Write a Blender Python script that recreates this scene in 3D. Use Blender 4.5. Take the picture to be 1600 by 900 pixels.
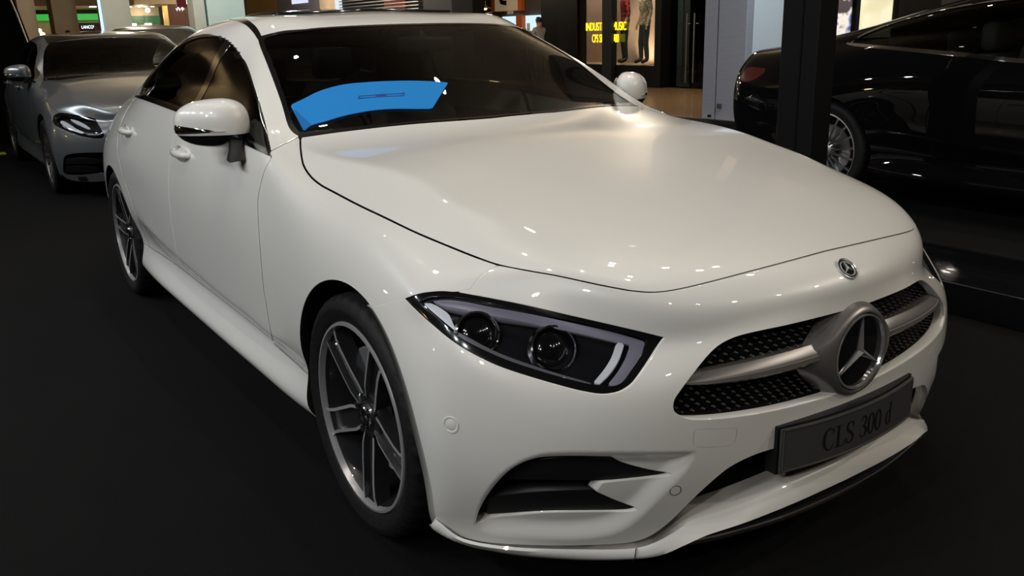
import bpy, bmesh, math, random
import numpy as np
from mathutils import Matrix, Vector

for o in list(bpy.data.objects):
    bpy.data.objects.remove(o)
random.seed(7)
SC = bpy.context.scene
COL = SC.collection

# ------------------------------------------------------------------ camera
EYE = (2.03752109, -1.77353302, 1.33316328)
YAW, PITCH, ROLL, FPX = 2.54822455, -0.287152459, -0.0276056903, 1368.29327
def view_axes():
    cp, sp = math.cos(PITCH), math.sin(PITCH)
    fw = np.array([math.cos(YAW)*cp, math.sin(YAW)*cp, sp])
    rt = np.array([math.sin(YAW), -math.cos(YAW), 0.0])
    up = np.cross(rt, fw)
    c, s = math.cos(ROLL), math.sin(ROLL)
    return np.array([c*rt+s*up, -s*rt+c*up, fw])
AX = view_axes()
cam = bpy.data.cameras.new('camera')
camo = bpy.data.objects.new('camera', cam)
COL.objects.link(camo)
cam.sensor_width = 36.0
cam.lens = FPX/1600*36
cam.clip_end = 200
camo.matrix_world = Matrix(((AX[0][0], AX[1][0], -AX[2][0], EYE[0]), (AX[0][1], AX[1][1], -AX[2][1], EYE[1]),
                            (AX[0][2], AX[1][2], -AX[2][2], EYE[2]), (0, 0, 0, 1)))
SC.camera = camo

# ------------------------------------------------------------------ world, lights, exposure
SC.view_settings.view_transform = 'Standard'
SC.view_settings.look = 'None'
SC.view_settings.gamma = 1
SC.view_settings.use_curve_mapping = False
SC.view_settings.exposure = 0.0
SC.cycles.use_denoising = True
SC.cycles.max_bounces = 6
SC.cycles.transparent_max_bounces = 12
world = bpy.data.worlds.new('mall_ambient')
SC.world = world
world.use_nodes = True
world.node_tree.nodes['Background'].inputs['Color'].default_value = (0.9, 0.95, 1.0, 1)
world.node_tree.nodes['Background'].inputs['Strength'].default_value = 0.03

def area(name, loc, target, sx, sy, power, col):
    l = bpy.data.lights.new(name, 'AREA')
    l.shape = 'RECTANGLE'; l.size = sx; l.size_y = sy; l.energy = power; l.color = col
    o = bpy.data.objects.new(name, l); COL.objects.link(o)
    o.location = loc
    o.rotation_euler = (Vector(target)-Vector(loc)).to_track_quat('-Z', 'Y').to_euler()
    return o
def spot(name, loc, power, col, angle=100, r=.05, target=None):
    l = bpy.data.lights.new(name, 'SPOT')
    l.energy = power; l.color = col; l.spot_size = math.radians(angle); l.spot_blend = .6; l.shadow_soft_size = r
    o = bpy.data.objects.new(name, l); COL.objects.link(o)
    o.location = loc
    if target: o.rotation_euler = (Vector(target)-Vector(loc)).to_track_quat('-Z', 'Y').to_euler()
    return o
CEIL = 5.6
WARM = (1.0, .90, .78); COOL = (.86, .93, 1.0)
area('ceiling_cove', (-3.0, 3.0, 3.6), (-3.0, 4.5, CEIL), 9.0, .5, 30, WARM)  # unseen area light added to brighten the ceiling
area('ceiling_cove', (-19, -5.5, 4.7), (-19, -5.5, CEIL), 7.0, .4, 60, (1, .78, .45))  # unseen area light added for a golden ceiling patch in the side windows
# recessed downlights in the ceiling above the stand
for (x, y) in [(.0, -1.6), (-.8, -2.0), (-2.4, -2.0), (-4.2, -2.0), (-.4, .2), (-2.0, .2), (-4.0, .2), (-1.6, 2.2), (-3.4, 2.2), (-5.6, .2), (-7.6, -.5),
               (-5.8, 2.4), (-8.6, 1.0), (.3, .9), (-10, -1.0), (-6.6, -2.0), (-3.0, 4.4), (-5.0, 4.6), (-7.0, 4.6)]:
    spot('ceiling_downlight', (x, y, CEIL-.08), 45, WARM, 95, .045)
for (x, y) in [(-1.0, 2.7), (-.5, 2.9), (-.7, 3.3), (-1.4, 2.0), (.2, 3.4), (.6, 3.1), (-.2, 1.4), (-2.6, 3.4)]:
    spot('ceiling_downlight', (x, y, CEIL-.08), 20, WARM, 95, .045)
for i, (x, y) in enumerate([(5.6, -1.2), (5.9, .1), (6.0, 1.4), (5.6, 2.7), (4.9, 4.2), (3.6, 5.4)]):
    spot('track_spot', (x, y, 4.7), (24, 24, 40, 70, 270, 260)[i], (1.0, .90, .76), 70, .08, (.7, .1, .6))  # unseen fill spots added in front to lift the nose and bumper
for (x, y, e) in [(3.3, -5.3, 200), (1.9, -5.8, 110)]:
    spot('track_spot', (x, y, 3.5), e, (1.0, .95, .86), 60, .08, (.6, -.5, .4))  # unseen low fill spots added to brighten the bumper
# track spots on the open side of the stand
for i in range(9):
    x = -8.6+1.35*i
    spot('track_spot', (x, -5.6-.25*(i % 2), 4.9), 160, (.93, .98, 1.0), 75, .10, (x*.82-.3, -.6, .6))
# ------------------------------------------------------------------ helpers
def mat(name, base, rough=.5, metal=0.0, coat=0.0, coat_r=.03, spec=.5, emit=None, estr=0.0):
    m = bpy.data.materials.new(name); m.use_nodes = True
    b = m.node_tree.nodes['Principled BSDF']
    b.inputs['Base Color'].default_value = (*base, 1)
    b.inputs['Roughness'].default_value = rough
    b.inputs['Metallic'].default_value = metal
    b.inputs['Coat Weight'].default_value = coat
    b.inputs['Coat Roughness'].default_value = coat_r
    b.inputs['Specular IOR Level'].default_value = spec
    if emit:
        b.inputs['Emission Color'].default_value = (*emit, 1)
        b.inputs['Emission Strength'].default_value = estr
    return m
def noise_mat(name, c1, c2, scale, rough=.6, bump=0.0, metal=0.0, coat=0.0, detail=4, stretch=(1, 1, 1), bscale=None):
    m = mat(name, c1, rough, metal, coat)
    nt = m.node_tree; b = nt.nodes['Principled BSDF']
    tc = nt.nodes.new('ShaderNodeTexCoord'); mp = nt.nodes.new('ShaderNodeMapping')
    mp.inputs['Scale'].default_value = stretch
    nz = nt.nodes.new('ShaderNodeTexNoise'); nz.inputs['Scale'].default_value = scale; nz.inputs['Detail'].default_value = detail
    rp = nt.nodes.new('ShaderNodeValToRGB')
    rp.color_ramp.elements[0].position = .3; rp.color_ramp.elements[1].position = .7
    rp.color_ramp.elements[0].color = (*c1, 1); rp.color_ramp.elements[1].color = (*c2, 1)
    nt.links.new(tc.outputs['Object'], mp.inputs['Vector']); nt.links.new(mp.outputs[0], nz.inputs['Vector'])
    nt.links.new(nz.outputs['Fac'], rp.inputs['Fac']); nt.links.new(rp.outputs['Color'], b.inputs['Base Color'])
    if bump:
        bp = nt.nodes.new('ShaderNodeBump'); bp.inputs['Strength'].default_value = bump; bp.inputs['Distance'].default_value = .01
        n2 = nz
        if bscale:
            n2 = nt.nodes.new('ShaderNodeTexNoise'); n2.inputs['Scale'].default_value = bscale; nt.links.new(mp.outputs[0], n2.inputs['Vector'])
        nt.links.new(n2.outputs['Fac'], bp.inputs['Height']); nt.links.new(bp.outputs[0], b.inputs['Normal'])
    return m
def glass_mat(name, tint, gloss_min=.04, rough=.0):
    """thin pane: tinted transmission plus Fresnel reflection"""
    m = bpy.data.materials.new(name); m.use_nodes = True
    nt = m.node_tree; nt.nodes.clear()
    out = nt.nodes.new('ShaderNodeOutputMaterial'); mix = nt.nodes.new('ShaderNodeMixShader')
    tr = nt.nodes.new('ShaderNodeBsdfTransparent'); tr.inputs[0].default_value = (*tint, 1)
    gl = nt.nodes.new('ShaderNodeBsdfGlossy'); gl.inputs['Roughness'].default_value = rough
    fr = nt.nodes.new('ShaderNodeFresnel'); fr.inputs['IOR'].default_value = 1.5
    geo = nt.nodes.new('ShaderNodeNewGeometry'); mr = nt.nodes.new('ShaderNodeMapRange')
    mr.inputs['To Min'].default_value = 1.5; mr.inputs['To Max'].default_value = 1/1.5
    nt.links.new(geo.outputs['Backfacing'], mr.inputs['Value']); nt.links.new(mr.outputs[0], fr.inputs['IOR'])
    nt.links.new(fr.outputs[0], mix.inputs[0]); nt.links.new(tr.outputs[0], mix.inputs[1]); nt.links.new(gl.outputs[0], mix.inputs[2])
    nt.links.new(mix.outputs[0], out.inputs[0])
    return m
def emis(name, col, s):
    return mat(name, (.02, .02, .02), .5, emit=col, estr=s)
def link(name, me, parent=None):
    o = bpy.data.objects.new(name, me); COL.objects.link(o)
    if parent is not None: o.parent = parent
    return o
def mesh(name, V, F, m, parent=None, smooth=False, normals=None):
    me = bpy.data.meshes.new(name)
    me.from_pydata([tuple(map(float, v)) for v in V], [], [tuple(map(int, f)) for f in F])
    ms = m if isinstance(m, (list, tuple)) else [m]
    for k in ms: me.materials.append(k)
    if smooth or normals is not None:
        me.polygons.foreach_set('use_smooth', [True]*len(me.polygons))
    if normals is not None:
        me.normals_split_custom_set_from_vertices([tuple(map(float, n)) for n in normals])
    me.update()
    return link(name, me, parent)
class MB:
    """collects simple solids into one mesh"""
    def __init__(s): s.V = []; s.F = []; s.M = []
    def add(s, V, F, mi=0):
        n = len(s.V); s.V += [tuple(map(float, v)) for v in V]; s.F += [tuple(i+n for i in f) for f in F]; s.M += [mi]*len(F); return s
    def box(s, lo, hi, mi=0):
        x0, y0, z0 = lo; x1, y1, z1 = hi
        return s.add([(x0, y0, z0), (x1, y0, z0), (x1, y1, z0), (x0, y1, z0), (x0, y0, z1), (x1, y0, z1), (x1, y1, z1), (x0, y1, z1)],
                     [(0, 3, 2, 1), (4, 5, 6, 7), (0, 1, 5, 4), (1, 2, 6, 5), (2, 3, 7, 6), (3, 0, 4, 7)], mi)
    def cbox(s, c, d, mi=0):
        return s.box([c[i]-d[i]/2 for i in range(3)], [c[i]+d[i]/2 for i in range(3)], mi)
    def cyl(s, p, q, r0, r1=None, n=16, mi=0, caps=True):
        r1 = r0 if r1 is None else r1
        p = np.array(p, float); q = np.array(q, float); d = q-p; d /= np.linalg.norm(d)
        a = np.cross(d, (0, 0, 1) if abs(d[2]) < .9 else (1, 0, 0)); a /= np.linalg.norm(a); b = np.cross(d, a)
        V = []; 
        for c, r in ((p, r0), (q, r1)):
            for k in range(n):
                t = 2*math.pi*k/n; V.append(c+r*(math.cos(t)*a+math.sin(t)*b))
        F = [(k, (k+1) % n, n+(k+1) % n, n+k) for k in range(n)]
        if caps: F += [tuple(range(n))[::-1], tuple(range(n, 2*n))]
        return s.add(V, F, mi)
    def tube(s, pts, r, n=8, mi=0, closed=False):
        pts = [np.array(p, float) for p in pts]; K = len(pts)
        rs = r if isinstance(r, (list, tuple)) else [r]*K
        V = []; up = np.array((0, 0, 1.0))
        for i, p in enumerate(pts):
            t = (pts[(i+1) % K] if (closed or i < K-1) else p)-(pts[i-1] if (closed or i > 0) else p)
            t /= np.linalg.norm(t)+1e-12
            a = np.cross(t, up)
            if np.linalg.norm(a) < .1: a = np.cross(t, (1, 0, 0))
            a /= np.linalg.norm(a); b = np.cross(a, t)
            for k in range(n):
                w = 2*math.pi*k/n; V.append(p+rs[i]*(math.cos(w)*a+math.sin(w)*b))
        F = []
        for i in range(K if closed else K-1):
            j = (i+1) % K
            for k in range(n): F.append((i*n+k, i*n+(k+1) % n, j*n+(k+1) % n, j*n+k))
        if not closed: F += [tuple(range(n))[::-1], tuple(range((K-1)*n, K*n))]
        return s.add(V, F, mi)
    def lathe(s, prof, n, origin=(0, 0, 0), axis='y', mi=0, closed=False, mis=None):
        """prof: (radius, axial)"""
        V = []; o = origin
        for (r, a) in prof:
            for k in range(n):
                t = 2*math.pi*k/n; c, d = r*math.cos(t), r*math.sin(t)
                V.append({'y': (o[0]+c, o[1]+a, o[2]+d), 'x': (o[0]+a, o[1]+c, o[2]+d), 'z': (o[0]+c, o[1]+d, o[2]+a)}[axis])
        F = []; M = []; K = len(prof)
        for i in range(K if closed else K-1):
            j = (i+1) % K
            for k in range(n):
                F.append((i*n+k, i*n+(k+1) % n, j*n+(k+1) % n, j*n+k)); M.append(mis[i] if mis else mi)
        if axis == 'y': F = [f[::-1] for f in F]
        m = len(s.V); s.V += V; s.F += [tuple(i+m for i in f) for f in F]; s.M += M
        return s
    def sweep(s, path, prof, mi=0, closed_prof=True):
        """prof(i) -> list of 3D points for station i (same count)"""
        V = []; K = len(path); n = len(path[0])
        for st in path: V += list(st)
        F = []
        m = n if closed_prof else n-1
        for i in range(K-1):
            for k in range(m): F.append((i*n+k, i*n+(k+1) % n, (i+1)*n+(k+1) % n, (i+1)*n+k))
        if closed_prof: F += [tuple(range(n))[::-1], tuple(range((K-1)*n, K*n))]
        return s.add(V, F, mi)
    def build(s, name, m, parent=None, smooth=False, bevel=0.0, angle=35, flip_fix=True):
        me = bpy.data.meshes.new(name); me.from_pydata(s.V, [], s.F)
        ms = m if isinstance(m, (list, tuple)) else [m]
        for k in ms: me.materials.append(k)
        if len(ms) > 1: me.polygons.foreach_set('material_index', s.M)
        if flip_fix:
            bm = bmesh.new(); bm.from_mesh(me); bmesh.ops.recalc_face_normals(bm, faces=bm.faces)
            if bevel:
                bmesh.ops.bevel(bm, geom=[e for e in bm.edges if e.is_manifold and e.calc_face_angle(0) > .5], offset=bevel, segments=2, affect='EDGES', profile=.5)
            bm.to_mesh(me); bm.free()
        if smooth:
            me.polygons.foreach_set('use_smooth', [True]*len(me.polygons))
            me.set_sharp_from_angle(angle=math.radians(angle))
        me.update()
        return link(name, me, parent)
def empty(name, loc, rz=0.0):
    o = bpy.data.objects.new(name, None); COL.objects.link(o); o.location = loc; o.rotation_euler = (0, 0, rz); o.empty_display_size = .1
    return o
def tag(o, label=None, cat=None, group=None, kind=None):
    if label: o['label'] = label
    if cat: o['category'] = cat
    if group: o['group'] = group
    if kind: o['kind'] = kind
    return o
def copy_tree(o, parent=None):
    c = o.copy(); COL.objects.link(c)
    if parent is not None:
        c.parent = parent
    for ch in list(o.children): copy_tree(ch, c)
    return c
def text_mesh(txt, size, m, name, parent, M, extrude=.004, sx=1.0, bend=None, align='CENTER', offset=0.0):
    cu = bpy.data.curves.new('t', 'FONT'); cu.body = txt; cu.size = size; cu.extrude = extrude; cu.align_x = align; cu.align_y = 'CENTER'
    cu.offset = offset
    ob = bpy.data.objects.new('t', cu); COL.objects.link(ob)
    dg = bpy.context.evaluated_depsgraph_get(); dg.update()
    me = bpy.data.meshes.new_from_object(ob.evaluated_get(dg)); bpy.data.objects.remove(ob)
    me.transform(Matrix.Diagonal((sx, 1, 1, 1)))
    if bend:
        for v in me.vertices: v.co = bend(v.co)
    else:
        me.transform(M)
    me.materials.clear(); me.materials.append(m); me.name = name
    return link(name, me, parent)
def catmull(pts, n=6):
    P = [np.array(p, float) for p in pts]
    if len(P) < 3: return [tuple(p) for p in P]
    P = [2*P[0]-P[1]]+P+[2*P[-1]-P[-2]]
    out = []
    for i in range(1, len(P)-2):
        a, b, c, d = P[i-1:i+3]
        for k in range(n):
            t = k/n
            out.append(tuple(.5*((2*b)+(c-a)*t+(2*a-5*b+4*c-d)*t*t+(3*b-a-3*c+d)*t**3)))
    out.append(tuple(P[-2]))
    return out
def outline(*segs, n=6):
    """closed outline from smooth pieces that meet at corners"""
    out = []
    for s in segs:
        s = catmull(s, n) if len(s) > 2 else list(s)
        if out and np.hypot(out[-1][0]-s[0][0], out[-1][1]-s[0][1]) < 1e-6: s = s[1:]
        out += [tuple(map(float, p)) for p in s]
    if np.hypot(out[-1][0]-out[0][0], out[-1][1]-out[0][1]) < 1e-6: out = out[:-1]
    return out

# ------------------------------------------------------------------ surface panels
def image_px(P):
    """perspective stencil: panel cut lines are drawn as seen from the survey station EYE"""
    q = (np.asarray(P, float)-np.array(EYE)) @ AX.T
    z = np.maximum(q[:, 2], .05)
    return np.stack([800+FPX*q[:, 0]/z, 450-FPX*q[:, 1]/z], 1)
def sd_poly(pts, poly, margin=40.0):
    """signed distance (inside positive) to a closed 2D outline"""
    poly = np.asarray(poly, float); lo = poly.min(0)-margin; hi = poly.max(0)+margin
    r = np.full(len(pts), -margin)
    near = np.all((pts > lo) & (pts < hi), 1)
    p = pts[near]
    if len(p) == 0: return r
    best = np.full(len(p), 1e18); ins = np.zeros(len(p), bool)
    for i in range(len(poly)):
        a = poly[i]; b = poly[(i+1) % len(poly)]; d = b-a; L = d@d
        if L < 1e-12: continue
        t = np.clip(((p-a)@d)/L, 0, 1)
        e = p-a-t[:, None]*d
        best = np.minimum(best, (e*e).sum(1))
        cond = (a[1] > p[:, 1]) != (b[1] > p[:, 1])
        if abs(d[1]) > 1e-12:
            ins ^= cond & (p[:, 0] < d[0]*(p[:, 1]-a[1])/d[1]+a[0])
    s = np.sqrt(best); s[~ins] *= -1
    r[near] = s
    return r
class Soup:
    def __init__(s, P, N, Q, G=()): s.P = P; s.N = N; s.Q = Q; s.G = list(G)
    def clip(s, f):
        """keep the part of the surface where f >= 0 (f: one value per vertex)"""
        ins = f >= 0
        if ins.all(): return s
        c = ins[s.Q].sum(1)
        Q = s.Q[c == 4]; mixed = [tuple(q) for q in s.Q[(c > 0) & (c < 4)]]
        G = []
        for g in s.G:
            k = sum(bool(ins[i]) for i in g)
            if k == len(g): G.append(g)
            elif k > 0: mixed.append(g)
        newP = []; newN = []; cache = {}; base = len(s.P)
        def cut(i, j):
            k = (i, j) if i < j else (j, i)
            if k not in cache:
                t = f[k[0]]/(f[k[0]]-f[k[1]]); t = min(max(t, .0), 1.)
                newP.append(s.P[k[0]]*(1-t)+s.P[k[1]]*t); newN.append(s.N[k[0]]*(1-t)+s.N[k[1]]*t)
                cache[k] = base+len(newP)-1
            return cache[k]
        for g in mixed:
            o = []
            for a in range(len(g)):
                i, j = int(g[a]), int(g[(a+1) % len(g)])
                if ins[i]: o.append(i)
                if ins[i] != ins[j]: o.append(cut(i, j))
            if len(o) >= 3: G.append(tuple(o))
        P = np.vstack([s.P, np.array(newP)]) if newP else s.P
        N = np.vstack([s.N, np.array(newN)]) if newN else s.N
        return Soup(P, N, Q, G)
    def keep(s, fn): return s.clip(fn(s.P))
    def compact(s):
        used = np.zeros(len(s.P), bool); used[s.Q.ravel()] = True
        for g in s.G: used[list(g)] = True
        mp = np.cumsum(used)-1
        N = s.N[used]; N = N/np.maximum(np.linalg.norm(N, axis=1), 1e-9)[:, None]
        return s.P[used], N, [tuple(q) for q in mp[s.Q].tolist()]+[tuple(int(mp[i]) for i in g) for g in s.G]
def build_panel(name, soup, m, parent, flange=.014, fdir=None, offset=0.0, mirror=False, flip=False, flange_mat=None, rim=0.0):
    P, N, F = soup.compact()
    if len(F) == 0: return None
    if offset: P = P+N*offset
    V = P.copy(); NN = N.copy(); FF = list(F); mi = [0]*len(FF)
    if flange:
        cnt = {}
        for f in F:
            for a in range(len(f)):
                i, j = f[a], f[(a+1) % len(f)]
                if (j, i) in cnt: cnt.pop((j, i))
                else: cnt[(i, j)] = 1
        edges = [e for e in cnt if not (abs(P[e[0]][1]) < 2e-4 and abs(P[e[1]][1]) < 2e-4)]
        out = {}
        for (i, j) in edges:
            t = P[j]-P[i]; L = np.linalg.norm(t)
            if L < 1e-9: continue
            o = np.cross(t/L, N[i]+N[j])
            for k in (i, j): out[k] = out.get(k, 0)+o*L
        ids = {}
        extraV = []; extraN = []
        base = len(V)
        for k, o in out.items():
            o = o/max(np.linalg.norm(o), 1e-9)
            d = -N[k] if fdir is None else np.array(fdir)
            r = rim if rim else .0015
            ids[k] = base+len(extraV)
            extraV += [P[k], P[k]+d*r+o*r*.5, P[k]+d*flange]
            n1 = N[k]+o; n1 /= np.linalg.norm(n1)
            extraN += [N[k], n1, o]
        V = np.vstack([V, np.array(extraV)]); NN = np.vstack([NN, np.array(extraN)])
        for (i, j) in edges:
            if i in ids and j in ids:
                a, b = ids[i], ids[j]
                FF.append((b, a, a+1, b+1)); mi.append(0)
                FF.append((b+1, a+1, a+2, b+2)); mi.append(1 if flange_mat else 0)  # flange_mat puts the gap shade into the colour of the edge walls
    if flip: FF = [f[::-1] for f in FF]; NN = -NN
    if mirror:
        n = len(V); W = V*np.array([1, -1, 1]); WN = NN*np.array([1, -1, 1])
        FF = FF+[tuple(i+n for i in f[::-1]) for f in FF]
        V = np.vstack([V, W]); NN = np.vstack([NN, WN]); mi = mi+mi
    o = mesh(name, V, FF, [m, flange_mat] if flange_mat else m, parent, normals=NN)
    if flange_mat: o.data.polygons.foreach_set('material_index', mi)
    return o
def mirror_obj(o, parent, name=None):
    """the same part on the other side of the centre plane"""
    me = o.data.copy()
    co = np.empty(len(me.vertices)*3); me.vertices.foreach_get('co', co); co = co.reshape(-1, 3)
    nn = np.empty(len(me.loops)*3); me.corner_normals.foreach_get('vector', nn); nn = nn.reshape(-1, 3)
    lv = np.empty(len(me.loops), dtype=np.int32); me.loops.foreach_get('vertex_index', lv)
    vn = np.zeros_like(co); vn[lv] = nn
    sm = me.polygons[0].use_smooth
    F = [tuple(p.vertices)[::-1] for p in me.polygons]; mis = [p.material_index for p in me.polygons]
    n = mesh(name or o.name.split('.')[0], co*np.array([1, -1, 1]), F, list(me.materials), parent, normals=(vn*np.array([1, -1, 1]) if sm else None))
    n.data.polygons.foreach_set('material_index', mis)
    bpy.data.meshes.remove(me)
    n.location = (o.location[0], -o.location[1], o.location[2])
    for k in ('label', 'kind'):
        if k in o: n[k] = o[k]
    for ch in o.children: mirror_obj(ch, n)
    return n

# subdivision-surface body from a cage of points estimated from image pixels
CREASE = {}
def subd(V, F, level):
    me = bpy.data.meshes.new('t'); me.from_pydata([tuple(v) for v in V], [], F)
    if CREASE:
        at = me.attributes.new('crease_edge', 'FLOAT', 'EDGE')
        for e in me.edges:
            k = (min(e.vertices), max(e.vertices))
            if k in CREASE: at.data[e.index].value = CREASE[k]
    ob = bpy.data.objects.new('t', me); COL.objects.link(ob)
    md = ob.modifiers.new('s', 'SUBSURF'); md.levels = level; md.render_levels = level; md.use_limit_surface = True; md.boundary_smooth = 'ALL'
    dg = bpy.context.evaluated_depsgraph_get(); dg.update()
    em = ob.evaluated_get(dg).to_mesh()
    co = np.empty(len(em.vertices)*3); em.vertices.foreach_get('co', co)
    nn = np.empty(len(em.vertices)*3); em.vertices.foreach_get('normal', nn)
    lp = np.empty(len(em.loops), dtype=np.int32); em.loops.foreach_get('vertex_index', lp)
    ob.evaluated_get(dg).to_mesh_clear(); bpy.data.objects.remove(ob); bpy.data.meshes.remove(me)
    return co.reshape(-1, 3), nn.reshape(-1, 3), lp.reshape(-1, 4)
def cage_mesh(SIDE, NOSE, FRONT):
    V = []; F = []
    def add(p): V.append((p[0], -p[1], p[2])); return len(V)-1
    g = [[add(p) for p in c] for c in SIDE]
    R = len(SIDE[0])-1; S = R-4
    for j in range(len(SIDE)-1):
        for i in range(R): F.append((g[j][i], g[j+1][i], g[j+1][i+1], g[j][i+1]))
    nose = [add(p) for p in NOSE]
    for k in range(4): F.append((g[-1][S+k], nose[k], nose[k+1], g[-1][S+1+k]))
    cols = [[g[-1][S-r] for r in range(S+1)]]+[[nose[k]]+[add(p) for p in FRONT[k]] for k in range(5)]
    for k in range(5):
        for r in range(S): F.append((cols[k][r+1], cols[k+1][r+1], cols[k+1][r], cols[k][r]))
    n = len(V); mp = {}
    for i in range(n):
        if abs(V[i][1]) < 1e-6: mp[i] = i
        else: mp[i] = len(V); V.append((V[i][0], -V[i][1], V[i][2]))
    def cr(a, b, w):
        for u, v in ((a, b), (mp[a], mp[b])): CREASE[(min(u, v), max(u, v))] = w
    for j in range(len(SIDE)-1):
        if j >= 9 and j < 12: cr(g[j][8], g[j+1][8], .55)
        if 4 <= j <= 8: cr(g[j][3], g[j+1][3], .5)
    F2 = F+[tuple(mp[i] for i in f[::-1]) for f in F]
    back = g[0]
    for i in range(R):   # close the tail
        if back[i+1] != mp[back[i+1]]: F2.append((back[i], back[i+1], mp[back[i+1]], mp[back[i]]))
    F2.append((back[R-1], back[R], mp[back[R-1]]))
    return V, F2
def fit_cage(V, F, it=7):
    T = np.array(V, float); C = T.copy()
    for _ in range(it):
        co = subd(C, F, 1)[0]
        C = C+(T-co[:len(T)])*(T[:, :1] > -3.5)
    return C
def half_soup(C, F, level, x_from=None):
    co, nn, q = subd(C, F, level)
    cy = co[q][:, :, 1].max(1)
    q = q[cy < 1e-5]
    P = co.copy(); P[np.abs(P[:, 1]) < 1e-5, 1] = 0
    used = np.zeros(len(P), bool); used[q.ravel()] = True; mp = np.cumsum(used)-1
    return Soup(P[used], nn[used], mp[q])
# ------------------------------------------------------------------ materials
M = {}
def paint(name, c1, rough, metal, flake=0.0):
    m = mat(name, c1, rough, metal, coat=.65 if c1[0] < .1 else 1.0, coat_r=.02, spec=.0 if c1[0] < .1 else .5)
    return m
M['white'] = paint('pearl_white_paint', (.74, .735, .715), .35, 0.0)
M['silver'] = paint('silver_paint', (.27, .295, .32), .30, .65)
M['black_paint'] = paint('black_paint', (.003, .003, .004), .3, 0.0)
M['gloss_black'] = mat('gloss_black', (.006, .006, .007), .12, coat=1.0)
M['satin_black'] = mat('satin_black', (.009, .009, .010), .45, spec=.25)
M['void'] = mat('unlit_black', (.004, .004, .004), .9, spec=.1)
M['under'] = mat('underbody', (.01, .01, .01), .85, spec=.1)
M['chrome'] = mat('chrome', (.82, .82, .84), .06, 1.0)
M['dark_chrome'] = mat('dark_chrome', (.36, .36, .37), .12, 1.0)
M['satin_silver'] = mat('satin_silver', (.21, .20, .195), .34, .6)
M['machined'] = mat('machined_alloy', (.46, .46, .48), .28, .55)
M['wheel_grey'] = mat('tremolite_grey', (.035, .036, .04), .3, .6, coat=.6)
M['wheel_silver'] = mat('bright_alloy', (.62, .62, .64), .25, 1.0)
M['tyre'] = noise_mat('tyre_rubber', (.006, .006, .0065), (.010, .010, .0105), 60, .62, bump=.15)
M['tyre'].node_tree.nodes['Principled BSDF'].inputs['Specular IOR Level'].default_value = .25
M['disc'] = mat('brake_disc', (.45, .44, .43), .3, 1.0)
M['caliper'] = mat('caliper_grey', (.25, .25, .26), .4, .7)
M['glass'] = glass_mat('windscreen_glass', (.50, .53, .53))
M['side_glass'] = glass_mat('side_glass', (.22, .235, .235))
M['tint_glass'] = glass_mat('privacy_glass', (.10, .105, .11))
M['lens'] = glass_mat('lamp_lens', (.86, .87, .90))
M['lamp_dark'] = mat('lamp_housing', (.012, .012, .015), .22, .2)
M['lamp_grey'] = mat('light_guide', (.34, .32, .40), .3, .2, coat=.5)
M['lamp_white'] = mat('drl_optic', (.80, .82, .86), .25)
M['mirror'] = mat('mirror_glass', (.9, .9, .9), .02, 1.0)
M['leather'] = noise_mat('black_leather', (.014, .014, .015), (.02, .02, .021), 40, .5, bump=.2)
M['cream_leather'] = noise_mat('cream_leather', (.30, .28, .25), (.34, .32, .29), 40, .5, bump=.2)
M['dash'] = noise_mat('dash_vinyl', (.016, .016, .017), (.024, .024, .025), 90, .6, bump=.2)
M['card'] = mat('blue_card', (.016, .215, .60), .7, spec=.1)  # windscreen's screen reflection as plain surface colour
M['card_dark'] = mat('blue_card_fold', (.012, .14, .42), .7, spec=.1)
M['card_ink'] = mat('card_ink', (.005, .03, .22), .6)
M['plate'] = mat('plate_grey', (.055, .054, .056), .35)
M['plate_ink'] = mat('plate_ink', (.004, .004, .004), .5)
M['plate_edge'] = mat('plate_edge', (.16, .155, .15), .35, .6)
M['red_lamp'] = mat('tail_lamp_red', (.06, .003, .004), .1, coat=1.0)
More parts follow.
